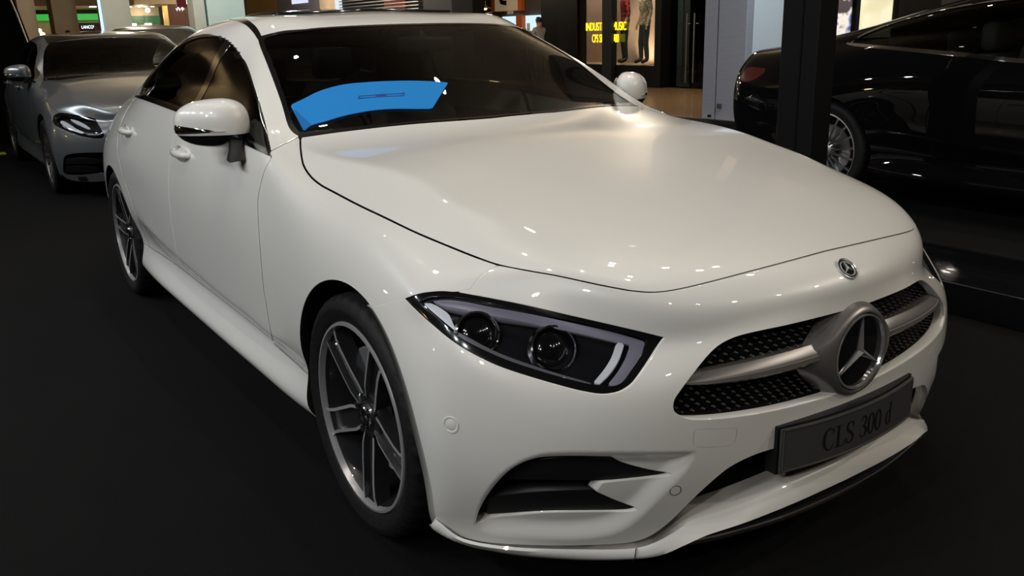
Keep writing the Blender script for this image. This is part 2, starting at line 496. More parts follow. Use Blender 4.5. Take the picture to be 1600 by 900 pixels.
# ------------------------------------------------------------------ saloon body cage: (x, half width, z), rows from sill to centre line
SIDE = [  # (row0..row10) each (x, w, z)
 # rear end
 [(-4.00,.60,.34),(-4.03,.655,.42),(-4.05,.685,.52),(-4.06,.70,.62),(-4.05,.70,.74),(-4.04,.66,.86),(-4.02,.57,.955),(-4.02,.51,.985),(-4.02,.40,1.0),(-4.02,.21,1.005),(-4.02,0,1.007)],
 [(-3.70,.74,.25),(-3.72,.78,.32),(-3.72,.805,.42),(-3.72,.82,.52),(-3.72,.825,.66),(-3.72,.785,.82),(-3.70,.675,.955),(-3.70,.61,.995),(-3.70,.50,1.025),(-3.70,.28,1.045),(-3.70,0,1.05)],
 [(-3.35,.84,.20),(-3.35,.875,.26),(-3.35,.885,.36),(-3.35,.90,.47),(-3.35,.90,.64),(-3.35,.862,.81),(-3.33,.765,.970),(-3.30,.70,1.03),(-3.28,.60,1.085),(-3.25,.33,1.125),(-3.25,0,1.135)],
 [(-2.94,.86,.19),(-2.94,.90,.25),(-2.94,.91,.35),(-2.94,.93,.47),(-2.94,.937,.64),(-2.94,.905,.83),(-2.92,.805,1.005),(-2.90,.742,1.08),(-2.86,.66,1.16),(-2.80,.36,1.235),(-2.78,0,1.25)],
 [(-2.45,.885,.19),(-2.45,.92,.25),(-2.45,.892,.36),(-2.45,.928,.50),(-2.45,.935,.66),(-2.45,.92,.85),(-2.47,.822,1.062),(-2.47,.765,1.135),(-2.47,.685,1.255),(-2.42,.36,1.345),(-2.40,0,1.36)],
 [(-2.0,.89,.19),(-2.0,.927,.25),(-2.0,.882,.345),(-2.0,.930,.462),(-2.0,.937,.66),(-2.0,.915,.86),(-2.0,.842,1.058),(-2.0,.762,1.19),(-2.0,.655,1.362),(-2.0,.35,1.418),(-2.0,0,1.432)],
 [(-1.5,.89,.19),(-1.5,.927,.25),(-1.5,.882,.342),(-1.5,.930,.434),(-1.5,.937,.66),(-1.5,.915,.86),(-1.5,.848,1.038),(-1.5,.768,1.17),(-1.58,.64,1.372),(-1.55,.34,1.412),(-1.55,0,1.422)],
 [(-1.1,.89,.19),(-1.1,.927,.25),(-1.1,.884,.340),(-1.1,.928,.418),(-1.1,.935,.66),(-1.1,.913,.85),(-1.1,.852,1.012),(-1.15,.785,1.125),(-1.385,.605,1.345),(-1.27,.33,1.368),(-1.23,0,1.372)],
 [(-.80,.89,.19),(-.80,.925,.25),(-.80,.888,.340),(-.80,.925,.412),(-.80,.932,.65),(-.80,.912,.84),(-.80,.855,.985),(-.86,.815,1.045),(-1.03,.69,1.185),(-.92,.36,1.206),(-.87,0,1.214)],
 [(-.50,.89,.19),(-.50,.922,.25),(-.50,.896,.343),(-.50,.920,.425),(-.50,.928,.64),(-.50,.912,.82),(-.52,.872,.93),(-.60,.80,.975),(-.71,.735,1.015),(-.56,.38,1.043),(-.50,0,1.051)],
 [(-.22,.88,.19),(-.22,.91,.25),(-.22,.91,.35),(-.22,.925,.46),(-.22,.93,.62),(-.22,.915,.77),(-.22,.875,.862),(-.22,.815,.905),(-.24,.70,.972),(-.24,.36,1.0),(-.24,0,1.008)],
 [(.06,.875,.18),(.06,.905,.24),(.06,.915,.35),(.06,.928,.46),(.06,.93,.60),(.06,.912,.74),(.06,.865,.835),(.06,.793,.878),(.04,.66,.935),(.04,.34,.957),(.04,0,.963)],
 [(.24,.865,.17),(.25,.895,.23),(.26,.915,.34),(.27,.925,.47),(.26,.925,.60),(.25,.902,.715),(.25,.858,.788),(.28,.755,.838),(.33,.615,.876),(.36,.31,.897),(.37,0,.903)],
 # hood front edge region (side rows 0-5 = column at the arch front edge)
 [(.34,.872,.155),(.37,.895,.22),(.40,.912,.34),(.41,.922,.47),(.38,.912,.61),(.34,.888,.70),(.33,.858,.760),(.48,.684,.804),(.658,.522,.790),(.730,.27,.799),(.768,0,.80)],
]
# nose line: continues rows 6..10 at the headlamp-top / above-grille line
NOSE = [(.41,.815,.742),(.548,.672,.727),(.722,.497,.690),(.822,.26,.712),(.856,0,.715)]
# front columns below NOSE, rows 5..0 (top -> bottom)
FRONT = [
 [(.45,.845,.70),(.49,.868,.615),(.51,.872,.48),(.50,.862,.345),(.465,.842,.23),(.44,.825,.15)],
 [(.578,.693,.676),(.635,.728,.60),(.66,.74,.48),(.655,.73,.35),(.63,.705,.24),(.605,.685,.15)],
 [(.745,.505,.645),(.785,.515,.585),(.80,.515,.48),(.795,.505,.36),(.775,.49,.25),(.76,.48,.17)],
 [(.846,.25,.665),(.858,.25,.585),(.858,.25,.47),(.857,.25,.37),(.855,.25,.28),(.84,.25,.20)],
 [(.866,0,.66),(.874,0,.585),(.873,0,.47),(.876,0,.37),(.875,0,.28),(.86,0,.21)],
]
# ------------------------------------------------------------------ wheels
def make_tyre(R, rim, w, parent):
    """lathe with a treaded shoulder; outer face at y = 0, tyre runs to y = w"""
    mb = MB(); n = 120
    prof = [(rim-.006, .022), (rim+.004, .006), (rim+.014, .002), (rim+.035, -.006), (R-.034, -.006), (R-.016, .002), (R-.006, .012), (R-.0025, .022), (R, .05),
            (R, .078), (R-.007, .080), (R-.007, .088), (R, .090), (R, w/2-.006), (R-.007, w/2-.004), (R-.007, w/2+.004), (R, w/2+.006),
            (R, w-.05), (R-.006, w-.015), (R-.03, w+.003), (rim+.02, w), (rim-.006, w-.02)]
    V = []; F = []; K = len(prof)
    for i, (r, a) in enumerate(prof):
        for k in range(n):
            rr = r; aa = a
            if i in (6, 7) and (k % 3) == 0: rr -= .006
            if i == 5 and (k % 3) == 0: rr -= .002
            if i in (8, 9) and (k % 3) == 0: rr -= .005
            t = 2*math.pi*k/n
            V.append((rr*math.cos(t), aa, rr*math.sin(t)))
    for i in range(K-1):
        for k in range(n): F.append((i*n+k, (i+1)*n+k, (i+1)*n+(k+1) % n, i*n+(k+1) % n))
    mb.add(V, F)
    return mb.build('tyre', M['tyre'], parent, smooth=True, angle=40)
def star_mesh(mb, R, t, w, mi=0, c=(0, 0, 0), axis='y', lift=.004):
    """three-pointed star with raised ridges, in the plane normal to axis; outward = -axis for y, +x for x"""
    def pt(u, v, h):
        return (c[0]+u, c[1]-h, c[2]+v) if axis == 'y' else (c[0]+h, c[1]+u, c[2]+v)
    for k in range(3):
        a = math.pi/2+k*2*math.pi/3; d = (math.cos(a), math.sin(a)); p = (-d[1], d[0])
        V = [pt(d[0]*R, d[1]*R, t), pt(p[0]*w-d[0]*w*.35, p[1]*w-d[1]*w*.35, t), pt(-p[0]*w-d[0]*w*.35, -p[1]*w-d[1]*w*.35, t), pt(0, 0, t+lift*2), pt(d[0]*R, d[1]*R, 0), pt(p[0]*w, p[1]*w, 0), pt(-p[0]*w, -p[1]*w, 0)]
        mb.add(V, [(0, 3, 1), (0, 2, 3), (0, 1, 5, 4), (0, 4, 6, 2), (1, 3, 2), (1, 2, 6, 5)], mi)
def make_wheel(loc, parent, R=.339, rim=.262, w=.235, style='five', base=59, mats=None, label=None):
    """wheel with its outer tyre face on y = loc[1], facing -y"""
    n = 72; mb = MB()
    dk, fc = (M['wheel_grey'], M['machined']) if style == 'five' else (M['wheel_silver'], M['wheel_silver'])
    mb.lathe([(rim, .004), (rim+.003, .010), (rim, .016), (rim-.012, .020), (rim-.022, .05), (rim-.03, .12), (rim-.02, .20), (rim, .215)], n, mi=0, mis=[1, 0, 0, 0, 0, 0, 0])
    mb.lathe([(rim, .004), (rim-.007, .003), (rim-.010, .012), (rim-.012, .020)], n, mi=1)
    wh = mb.build('wheel', [dk, fc], parent, smooth=True, angle=40)
    wh.location = loc
    make_tyre(R, rim+.002, w, wh)
    def rot(V, a):
        c, s = math.cos(a), math.sin(a)
        return [(x*c-z*s, y, x*s+z*c) for x, y, z in V]
    if style == 'five':
        for k in range(5):
            a = math.radians(base+72*k); mb = MB()
            st = [(.045, .030, .034), (.085, .038, .026), (.13, .037, .020), (.19, .036, .014), (.225, .038, .012), (rim-.004, .046, .014)]
            V = []
            for (r, h, y) in st:
                V += [(r, y+.045, -h), (r, y, -h), (r, y-.001, -h+.009), (r, y+.016, -h+.014), (r, y+.016, h-.014), (r, y-.001, h-.009), (r, y, h), (r, y+.045, h)]
            F = []; Mi = []
            for i in range(len(st)-1):
                for j in range(7):
                    F.append((i*8+j, i*8+j+1, i*8+j+9, i*8+j+8)); Mi.append(1 if j in (1, 5) else 0)
            nb = len(mb.V); mb.V += rot(V, a); mb.F += F; mb.M += Mi
            mb.build('spoke', [dk, fc], wh, smooth=True, angle=30)
        # webs between spokes near the hub, and the hub
        mb = MB()
        mb.lathe([(.0, .028), (.036, .028), (.040, .034), (.066, .036), (.074, .05), (.074, .075), (.0, .075)], 40)
        mb.build('hub', dk, wh, smooth=True, angle=40)
    else:
        for k in range(20):
            a = math.radians(base+18*k); mb = MB()
            st = [(.05, .006, .03), (.10, .0065, .022), (.18, .006, .012), (rim-.006, .0085, .010)]
            V = []
            for (r, h, y) in st: V += [(r, y+.03, -h), (r, y, -h), (r, y, h), (r, y+.03, h)]
            F = [(i*4+j, i*4+j+1, i*4+j+5, i*4+j+4) for i in range(len(st)-1) for j in range(3)]
            mb.add(rot(V, a), F); mb.build('spoke', fc, wh)
        mb = MB()
        mb.lathe([(.0, .022), (.04, .022), (.055, .026), (.075, .04), (.075, .075), (.0, .075)], 32)
        mb.build('hub', fc, wh, smooth=True, angle=40)
    mb = MB(); mb.lathe([(.0, .020), (.028, .020), (.031, .023), (.034, .022), (.036, .030)], 32, mi=0, mis=[1, 0, 0, 0])
    star_mesh(mb, .027, .004, .0035, 0, (0, .020, 0))
    mb.build('hub_cap', [M['dark_chrome'], M['gloss_black']], wh, smooth=True, angle=30)
    mb = MB()
    for k in range(5):
        a = math.radians(base+36+72*k); c, s = .056*math.cos(a), .056*math.sin(a)
        mb.cyl((c, .040, s), (c, .026, s), .009, n=10)
    tag(mb.build('lug_bolts', M['wheel_grey'], wh, smooth=True, angle=40), kind='stuff')
    mb = MB(); mb.lathe([(.06, .085), (.17, .085), (.17, .11), (.06, .11)], 60, closed=True)
    mb.build('brake_disc', M['disc'], wh, smooth=True, angle=40)
    mb = MB(); V = []
    for k in range(9):
        t = math.radians(100+10*k)
        for (r, y) in ((.10, .062), (.185, .062), (.185, .13), (.10, .13)): V.append((r*math.cos(t), y, r*math.sin(t)))
    mb.sweep([V[i*4:i*4+4] for i in range(9)], None)
    mb.build('brake_caliper', M['caliper'], wh, bevel=.006)
    return wh
# ------------------------------------------------------------------ the white four-door coupe
HOOD_SIDE = [(468,213),(469,235),(473,257),(484,275),(500,289),(520,300),(560,321),(600,340),(650,364),(700,385),(740,401),(780,415),(830,425),(870,432),(940,447),(985,455.5)]
HOOD_NOSE = [(985,455.5),(1018,458),(1050,455),(1100,444),(1180,423),(1240,407),(1300,390.5),(1380,368),(1440,350)]
HOOD = outline(HOOD_SIDE, HOOD_NOSE, [(1440,350),(1500,240),(1010,163)], [(1010,163),(820,177),(760,183),(640,192),(540,203),(468,213)])
WIND = outline([(468,213),(640,192),(760,183),(820,177),(1010,163)], [(1010,163),(900,95),(808,41)], [(808,41),(720,37),(650,36),(560,39),(500,42.5),(475,45),(440,48),(402,57)],
               [(402,57),(406,72),(416,97),(428,128),(440,162),(449,193),(457,206),(468,213)])
DLO = outline([(219.5,148),(230.5,124),(250,97),(275,72),(300,59),(319,55),(339,56),(355.6,63),(372,80),(386,105),(400,147),(414,197),(422,236)],
              [(422,236),(392,222),(340,198),(300,178),(283,170),(255.6,160.5),(228,151),(219.5,148)])
BELT = outline([(212.5,150),(228,151),(255.6,160.5),(283,170),(300,178),(340,198),(392,222),(422,236)], [(422,236),(423,245)], [(423,245),(392,230),(340,206),(300,186),(283,177.5),(255.6,167),(228,157),(212.5,152.5)])
DOOR_GAP = [(424,245),(412,268),(404,300),(402,325),(405,380),(411,450),(416,480),(421,512),(430,547)]
SEAM = [(779,415),(762,423),(748,435),(735,452)]
LAMP = outline([(633,466.5),(646,461.5),(661,457.5),(680,455.3),(694,455),(712,456),(727,458.5),(768.5,466),(823.5,477),(884,491),(950,506),(1005,518.8),(1040,527.5)],
               [(1040,527.5),(1032.5,537),(1016,564),(997,591),(986,603),(970,612.5),(952,616.5),(936,616.5),(915,613),(895,608.5),(840,593),(785,575),(744,556),(708,534),(675,507),(650,484),(633,466.5)])
LENS = outline([(652,470),(668,463.5),(694,461),(724,464.5),(768,473),(823,484.5),(884,499),(950,515),(1005,528),(1012,533)],
               [(1012,533),(1003,553),(986,579),(974,596),(960,603),(940,603.5),(900,595),(850,581),(800,565),(760,548.5),(722,529),(690,506),(668,487),(652,470)])
GRILLE = outline([(1051.5,636),(1054,624),(1062.5,611),(1081,586),(1106,555),(1125,538),(1147,527),(1175,519),(1234,506.5),(1297,491),(1359,474),(1422,450),(1469,427),(1480,423)],
                 [(1480,423),(1480,450),(1470,490)], [(1470,490),(1406,550),(1375,574),(1312,613),(1281,625),(1219,641),(1156,652),(1110,656.5),(1080,656.5),(1066,652),(1055,645),(1051.5,636)])
MOUTH = outline([(1036,824),(1051,811),(1075,787),(1100,763),(1130,737),(1150,724),(1180,710),(1215,699),(1260,687),(1330,662),(1400,625)],
                [(1400,625),(1600,600),(1600,1000),(600,1000),(690,821)], [(690,821),(697.5,827),(726,840),(769,848),(841,852),(913,852),(971,849),(999,844),(1018,836),(1036,824)])
INTAKE = outline([(743.5,819),(745,808),(755,784),(778,752),(804,729),(835.5,716),(870,712.5),(910,712),(956,713)],
                 [(956,713),(973.5,722),(1014,733),(1045,738),(1052,741)], [(1052,741),(1046,744),(1014,748),(943,755.5)], [(943,755.5),(933,768)],
                 [(933,768),(965,782),(993,792),(999,795.5)], [(999,795.5),(992,799),(970,800.5),(858.5,802),(798,807),(766.5,810),(755,816),(743.5,819)])
SCOOP = outline([(738,822),(750,780),(775,745),(805,722),(840,708),(880,704),(960,704),(1040,704),(1090,703)], [(1090,703),(1075,735),(1040,772),(1000,812),(960,836),(900,845),(820,843),(760,836),(738,822)])
WASHER = outline([(1086,672),(1100,671),(1140,670),(1152,668)], [(1152,668),(1150,684),(1146,693),(1140,697)], [(1140,697),(1110,699),(1090,699)], [(1090,699),(1084,695),(1084,682),(1086,672)])
REAR_DOOR_EDGE = [(212.5,152),(200,170),(189,195),(184,222),(186,247),(194,278),(204,308),(216,343),(226,368),(236,392)]
BUMPER = outline(SEAM[::-1], HOOD_SIDE[11:], HOOD_NOSE, [(1440,350),(1600,330),(1600,1000),(540,1000),(552,500),(568,488)],
                 [(568,488),(580,482),(596,476),(612,471.5),(633,466.5)], [(633,466.5),(646,461.5),(661,457.5),(680,455.3),(694,455),(712,456),(735,452)])
FENDER = outline(HOOD_SIDE[:12], SEAM, [(735,452),(712,456),(694,455),(680,455.3),(661,457.5),(646,461.5),(633,466.5)], [(633,466.5),(612,471.5),(596,476),(580,482),(568,488)],
                 [(568,488),(552,500),(540,700),(430,700),(430,547)], DOOR_GAP[::-1], [(424,245),(423,236),(468,213)])
DOORS = outline(DOOR_GAP, [(430,547),(430,640),(236,470),(236,392)], REAR_DOOR_EDGE[::-1], [(212.5,152),(228,157),(255.6,167),(283,177.5),(300,186),(340,206),(392,230),(424,245)])

V_, F_ = cage_mesh(SIDE, NOSE, FRONT)
CAGE = fit_cage(V_, F_)
ARCH_F = (.005, .333, .388); ARCH_R = (-2.945, .325, .380)

def arch_field(P):
    f = np.full(len(P), 1.0)
    for (x, z, r) in (ARCH_F, ARCH_R):
        f = np.minimum(f, np.where(P[:, 1] < -.5, np.hypot(P[:, 0]-x, P[:, 2]-z)-r, 1.0))
    return f
def inside(poly, grow=0.0, xlo=-9, xhi=9, wlo=0.0, zlo=-1):
    def f(P):
        s = sd_poly(image_px(P), poly)+grow
        s = np.minimum(s, (P[:, 0]-xlo)*400); s = np.minimum(s, (xhi-P[:, 0])*400)
        s = np.minimum(s, (-P[:, 1]-wlo)*400) if wlo > 0 else s
        return np.minimum(s, (P[:, 2]-zlo)*400)
    return f
def outside(poly, gap=0.0, **k):
    g = inside(poly, 0.0, **k)
    return lambda P: -g(P)-gap
def band(poly, a, b, **k):
    g = inside(poly, 0.0, **k)
    return lambda P: np.minimum(g(P)-a, b-g(P))

def build_white():
    root = empty('car', (0, 0, 0))
    tag(root, 'white four-door coupe with starred grille in the foreground', 'car')
    S = half_soup(CAGE, F_, 5)
    # soft scoop around the corner intake
    d = inside(SCOOP, xlo=.1)(S.P)
    t = np.clip(d/26, 0, 1); t = t*t*(3-2*t)
    S.P = S.P - np.array([1.0, -.35, 0])*(t*.022)[:, None]
    # normals from the displaced surface
    fn = np.cross(S.P[S.Q[:, 2]]-S.P[S.Q[:, 0]], S.P[S.Q[:, 3]]-S.P[S.Q[:, 1]])
    NN = np.zeros_like(S.P)
    for k in range(4): np.add.at(NN, S.Q[:, k], fn)
    NN /= np.maximum(np.linalg.norm(NN, axis=1), 1e-12)[:, None]
    moved = t > 0
    S.N[moved] = NN[moved]
    sk = (M['white'])
    front = Soup(S.P, S.N, S.Q).keep(lambda P: P[:, 0]+1.0)
    # --- hood
    hood = front.keep(inside(HOOD, -2.6, xlo=-.8))
    build_panel('hood', hood, sk, root, .016, mirror=True, flange_mat=M['void'], rim=.0007)
    # --- front bumper
    b = front.keep(inside(BUMPER, -1.3, xlo=.12)).keep(lambda P: arch_field(P))
    for poly, g in ((LAMP, .6), (GRILLE, .0), (MOUTH, .0), (INTAKE, 0.)):
        b = b.keep(outside(poly, g, xlo=.1))
    wash = b.keep(inside(WASHER, -.5, xlo=.5))
    b2 = b.keep(outside(WASHER, .5, xlo=.5))
    bump = build_panel('front_bumper', b2, sk, root, .035, fdir=(-1, 0, 0), mirror=True, rim=.003)
    wc = build_panel('washer_cover', wash, sk, bump, .006)
    mirror_obj(wc, bump)
    # --- fenders, doors, sills
    f = Soup(S.P, S.N, S.Q).keep(lambda P: P[:, 0]+1.1).keep(inside(FENDER, -1.0, xlo=-.9, wlo=.5)).keep(lambda P: arch_field(P)).keep(lambda P: P[:, 2]-.338)
    f = f.keep(outside(LAMP, .6, xlo=.1))
    fen = build_panel('front_fender', f, sk, root, .03, flange_mat=M['void']); mirror_obj(fen, root)
    side = Soup(S.P, S.N, S.Q).keep(lambda P: -P[:, 1]-.5).keep(lambda P: 1.1-P[:, 2])
    dr = side.keep(inside(DOORS, -.55, xlo=-3.0, xhi=-.3, wlo=.7)).keep(lambda P: arch_field(P)-.012).keep(lambda P: P[:, 2]-.352)
    fd = build_panel('front_door', dr.keep(lambda P: P[:, 0]+1.715-.06*(P[:, 2]-.6)), sk, root, .02, flange_mat=M['void'])
    rd = build_panel('rear_door', dr.keep(lambda P: -1.722-P[:, 0]+.06*(P[:, 2]-.6)), sk, root, .02, flange_mat=M['void'])
    sill = side.keep(lambda P: .347-P[:, 2]).keep(lambda P: arch_field(P)).keep(lambda P: np.minimum(P[:, 0]+2.75, .1-P[:, 0]))
    sl = build_panel('side_skirt', sill, sk, root, .03, flange_mat=M['void'])
    # --- glasshouse
    top = Soup(S.P, S.N, S.Q).keep(lambda P: P[:, 2]-.9).keep(lambda P: -.35-P[:, 0])
    w = top.keep(inside(WIND, -.6, xlo=-1.5, xhi=-.4))
    ws = build_panel('windshield', w, M['glass'], root, 0, mirror=True, offset=-.003)
    fr = top.keep(lambda P: np.minimum(inside(WIND, 0, xlo=-1.5, xhi=-.4)(P), np.maximum(7.5-sd_poly(image_px(P), WIND), 1.385-1.4+0*P[:, 0]))).keep(
        lambda P: -inside(outline([(470,206),(640,189),(760,180.5),(820,174.5),(1010,160)], [(1010,160),(900,92),(806,43.5)], [(806,43.5),(720,39.5),(650,38.5),(560,41.5),(500,45),(475,48),(440,52),(413,60)],
                                       [(413,60),(420,82),(432,114),(444,148),(454,180),(462,199),(470,206)]), xlo=-1.5, xhi=-.4)(P))
    build_panel('windshield_border', fr, M['gloss_black'], ws, 0, mirror=True, offset=-.0015)
    g = Soup(S.P, S.N, S.Q).keep(lambda P: -P[:, 1]-.5).keep(lambda P: P[:, 2]-.92).keep(lambda P: np.minimum(P[:, 0]+3.1, -.6-P[:, 0]))
    glass = g.keep(inside(DLO, -2.2))
    div1 = lambda P: P[:, 0]+1.60-.35*(P[:, 2]-1.05)      # B-pillar
    div2 = lambda P: P[:, 0]+2.47-.25*(P[:, 2]-1.05)      # rear quarter divider
    fw = build_panel('front_side_window', glass.keep(lambda P: div1(P)-.035), M['side_glass'], root, 0, offset=-.006)
    rw = build_panel('rear_side_window', glass.keep(lambda P: -div1(P)-.035).keep(lambda P: div2(P)-.012), M['side_glass'], root, 0, offset=-.006)
    qw = build_panel('quarter_window', glass.keep(lambda P: -div2(P)-.012), M['side_glass'], root, 0, offset=-.006)
    bp = build_panel('pillar_cover', glass.keep(lambda P: .035-np.abs(div1(P))), M['gloss_black'], root, .004, offset=-.004)
    qd = build_panel('quarter_divider', glass.keep(lambda P: .012-np.abs(div2(P))), M['gloss_black'], root, .004, offset=-.004)
    ft = build_panel('window_trim', g.keep(band(DLO, -.2, 2.4)), M['gloss_black'], root, .008)
    ct = build_panel('chrome_window_line', g.keep(band(DLO, -1.5, -.2)).keep(outside(BELT, 0)), M['dark_chrome'], root, .004, offset=.0012)
    bt = build_panel('chrome_belt_strip', g.keep(inside(BELT, .0)), M['dark_chrome'], root, .008, offset=.005)
    for o in (fd, rd, sl, fw, rw, qw, bp, qd, ft, ct, bt): mirror_obj(o, root)
    # panoramic roof pane
    rr = lambda P: np.minimum(np.minimum(P[:, 0]+2.42, -1.60-.10*P[:, 1]**2*4-P[:, 0]), .43+P[:, 1])*100
    roofglass = top.keep(rr).keep(lambda P: P[:, 2]-1.2)
    build_panel('roof_glass', roofglass, M['gloss_black'], root, .02, mirror=True, offset=.011)
    # rear window
    rwf = lambda P: np.minimum(np.minimum(P[:, 0]+3.62, -2.66-P[:, 0]), np.minimum(.60+P[:, 1], P[:, 2]-1.04))*100
    rear = top.keep(rwf)
    build_panel('rear_window', rear, M['tint_glass'], root, 0, mirror=True, offset=-.003)
    # --- remaining shell: roof, pillars, rear quarters, tail
    r = Soup(S.P, S.N, S.Q).keep(outside(HOOD, 2.6, xlo=-.8)).keep(outside(BUMPER, .7, xlo=.12)).keep(outside(FENDER, .7, xlo=-.9, wlo=.5, zlo=.338))
    r = r.keep(outside(WIND, .3, xlo=-1.5, xhi=-.4)).keep(outside(DLO, .1, xlo=-3.1, xhi=-.6, wlo=.5, zlo=.92)).keep(outside(BELT, 0, xlo=-3.1, xhi=-.6, wlo=.5, zlo=.92))
    r = r.keep(outside(DOORS, .55, xlo=-3.0, xhi=-.3, wlo=.7)).keep(arch_field).keep(lambda P: np.maximum(np.maximum(P[:, 2]-.351, -.5-P[:, 1]*0-(P[:, 0]+2.75)*1-.5+.5), -np.minimum(np.minimum(P[:, 0]+2.75, .1-P[:, 0]), .351-P[:, 2])))
    r = r.keep(lambda P: np.maximum(-rr(P), 1.2-P[:, 2])).keep(lambda P: -rwf(P)).keep(lambda P: .12-P[:, 0])
    build_panel('body_shell', r, sk, root, .02, mirror=True, flange_mat=M['void'])
    # black drip strip along the roof edge
    strip = top.keep(inside(outline([(346,30),(366,31.5),(384,39),(396,51),(402,60)], [(402,60),(410,70)], [(410,70),(408,56),(398,40),(380,28),(362,24.5),(346,26)]), xlo=-2.2, xhi=-1.0))
    ds = build_panel('roof_strip', strip, M['gloss_black'], root, .003, offset=.002); 
    if ds: mirror_obj(ds, root)
    # --- hollow backs: dark liner behind panel gaps and openings
    lin = Soup(S.P, S.N, S.Q).keep(lambda P: .985-P[:, 2]).keep(lambda P: arch_field(P)-.03).keep(lambda P: P[:, 0]+4.0)
    lin = lin.keep(outside(GRILLE, -6, xlo=.3)).keep(outside(LAMP, -4, xlo=.1)).keep(outside(MOUTH, -4, xlo=.3)).keep(outside(INTAKE, -6, xlo=.3)).keep(lambda P: np.maximum(P[:, 0]+.75, .93-P[:, 2]))
    build_panel('inner_structure', lin, M['void'], root, 0, mirror=True, offset=-.033)
    def backing(name, poly, dx, m, grow=4, half=True, **k):
        q = front.keep(inside(poly, grow, xlo=.1, zlo=.15))
        if 'wlim' in k: q = q.keep(lambda P: k['wlim']+P[:, 1])
        q = q.keep(lambda P: P[:, 2]-.2)
        q = Soup(q.P+np.array([-dx, 0, 0]), q.N, q.Q, q.G)
        o = build_panel(name, q, m, root, 0, mirror=half)
        return o
    backing('grille_backing', GRILLE, .055, M['void'], 6)
    backing('lower_intake_backing', MOUTH, .09, M['void'], 8, wlim=.50)
    sb = backing('side_intake_backing', INTAKE, .10, M['void'], 10, half=False); mirror_obj(sb, root)
    # intake fins: two dark blades
    for poly in (outline([(800,733),(850,722),(956,714)], [(956,714),(973.5,723),(1014,734),(1052,741)], [(1052,741),(1014,747),(943,753),(800,752)], [(800,752),(800,733)]),
                 outline([(770,780),(850,772),(933,769)], [(933,769),(965,783),(999,795.5)], [(999,795.5),(970,799.5),(858.5,801),(765,806)], [(765,806),(770,780)])):
        q = front.keep(inside(poly, .2, xlo=.3))
        fx = q.P[:, 1]
        q = Soup(q.P+np.array([-.012, 0, 0]), q.N, q.Q, q.G)
        o = build_panel('intake_fin', q, M['satin_black'], root, .05, fdir=(-1, 0, 0)); mirror_obj(o, root)
    return root, S, front
car, SK, FRONTSK = build_white()
# ---- front details of the white car
FP = FRONTSK.P[(FRONTSK.P[:, 0] > .4) & (FRONTSK.P[:, 2] < .85)]
FPn = FRONTSK.N[(FRONTSK.P[:, 0] > .4) & (FRONTSK.P[:, 2] < .85)]
def nose_x(y, z):
    d = (FP[:, 1]+abs(y))**2+(FP[:, 2]-z)**2
    i = np.argsort(d)[:4]; w = 1/(d[i]+1e-6)
    return float((FP[i, 0]*w).sum()/w.sum())
def nose_pt(y, z):
    d = (FP[:, 1]+abs(y))**2+(FP[:, 2]-z)**2
    i = np.argmin(d); n = FPn[i].copy()
    if y > 0: n[1] *= -1
    return Vector((nose_x(y, z), y, z)), Vector(n)
def facing(p, n, roll=0.0):
    """matrix whose local +z is the outward normal and local +y is up"""
    z = n.normalized(); x = Vector((0, 0, 1)).cross(z).normalized(); y = z.cross(x)
    return Matrix(((x[0], y[0], z[0], p[0]), (x[1], y[1], z[1], p[1]), (x[2], y[2], z[2], p[2]), (0, 0, 0, 1)))
def xform(o, Mx):
    o.data.transform(Mx); o.data.update(); return o
# grille studs
mb = MB()
row = 0
z = .478
while z < .705:
    y0 = .0125 if row % 2 else 0.0
    k = -22
    while k <= 22:
        y = k*.026+y0
        p = np.array([[nose_x(y, z), -abs(y), z]])
        if sd_poly(image_px(p), GRILLE)[0] > 3 and abs(y) < .56:
            x = p[0, 0]-.040
            if math.hypot(y, z-.576) > .10:
                h, w2, dpt = .0032, .0058, .008
                mb.add([(x+dpt, y-w2*.55, z), (x+dpt, y, z+h*.6), (x+dpt, y+w2*.55, z), (x+dpt, y, z-h*.6), (x, y-w2, z), (x, y, z+h), (x, y+w2, z), (x, y, z-h)],
                       [(0, 3, 2, 1), (0, 1, 5, 4), (1, 2, 6, 5), (2, 3, 7, 6), (3, 0, 4, 7)])
        k += 1
    z += .0125; row += 1
tag(mb.build('grille_studs', mat('stud_grey', (.13, .13, .13), .25, .5), car), kind='stuff')
# horizontal louvre blades either side of the star
def blade(sgn):
    path = []; chrome = []
    K = 16
    for i in range(K+1):
        t = i/K; y = .085+(.498-.085)*t
        z = .594-.004*t; x = nose_x(y, z)-.006+.004*math.sin(t*math.pi)
        if t > .9: x -= .006*(t-.9)/.1
        h = .030*(1-.55*t**3)*(1 if t < .92 else 1-(t-.92)/.08*.6)
        if t < .12: h *= .55+.45*t/.12
        path.append([(x-.045, y*sgn, z+h*.6), (x-.018, y*sgn, z+h*.75), (x-.002, y*sgn, z+h*.25), (x+.001, y*sgn, z-h*.05), (x-.03, y*sgn, z-h*.2), (x-.05, y*sgn, z)])
        c = h*.42
        chrome.append([(x-.012, y*sgn, z+h*.02), (x+.003, y*sgn, z-h*.0), (x+.005, y*sgn, z-h*.35), (x-.002, y*sgn, z-h*.62), (x-.03, y*sgn, z-h*.62), (x-.03, y*sgn, z-h*.1)])
    mb = MB(); mb.sweep(path, None); b = mb.build('grille_blade', M['satin_silver'], car, smooth=True, angle=40)
    mb = MB(); mb.sweep(chrome[2:], None); mb.build('chrome_insert', mat('blade_chrome', (.75, .70, .66), .14, .85), b, smooth=True, angle=40)
blade(-1); blade(1)
# star badge and its bowl
cx, cz = .868, .576
mb = MB()
mb.lathe([(.094, .008), (.098, .018), (.104, .017), (.112, .006), (.121, -.016), (.128, -.045)], 64, (cx, 0, cz), 'x')
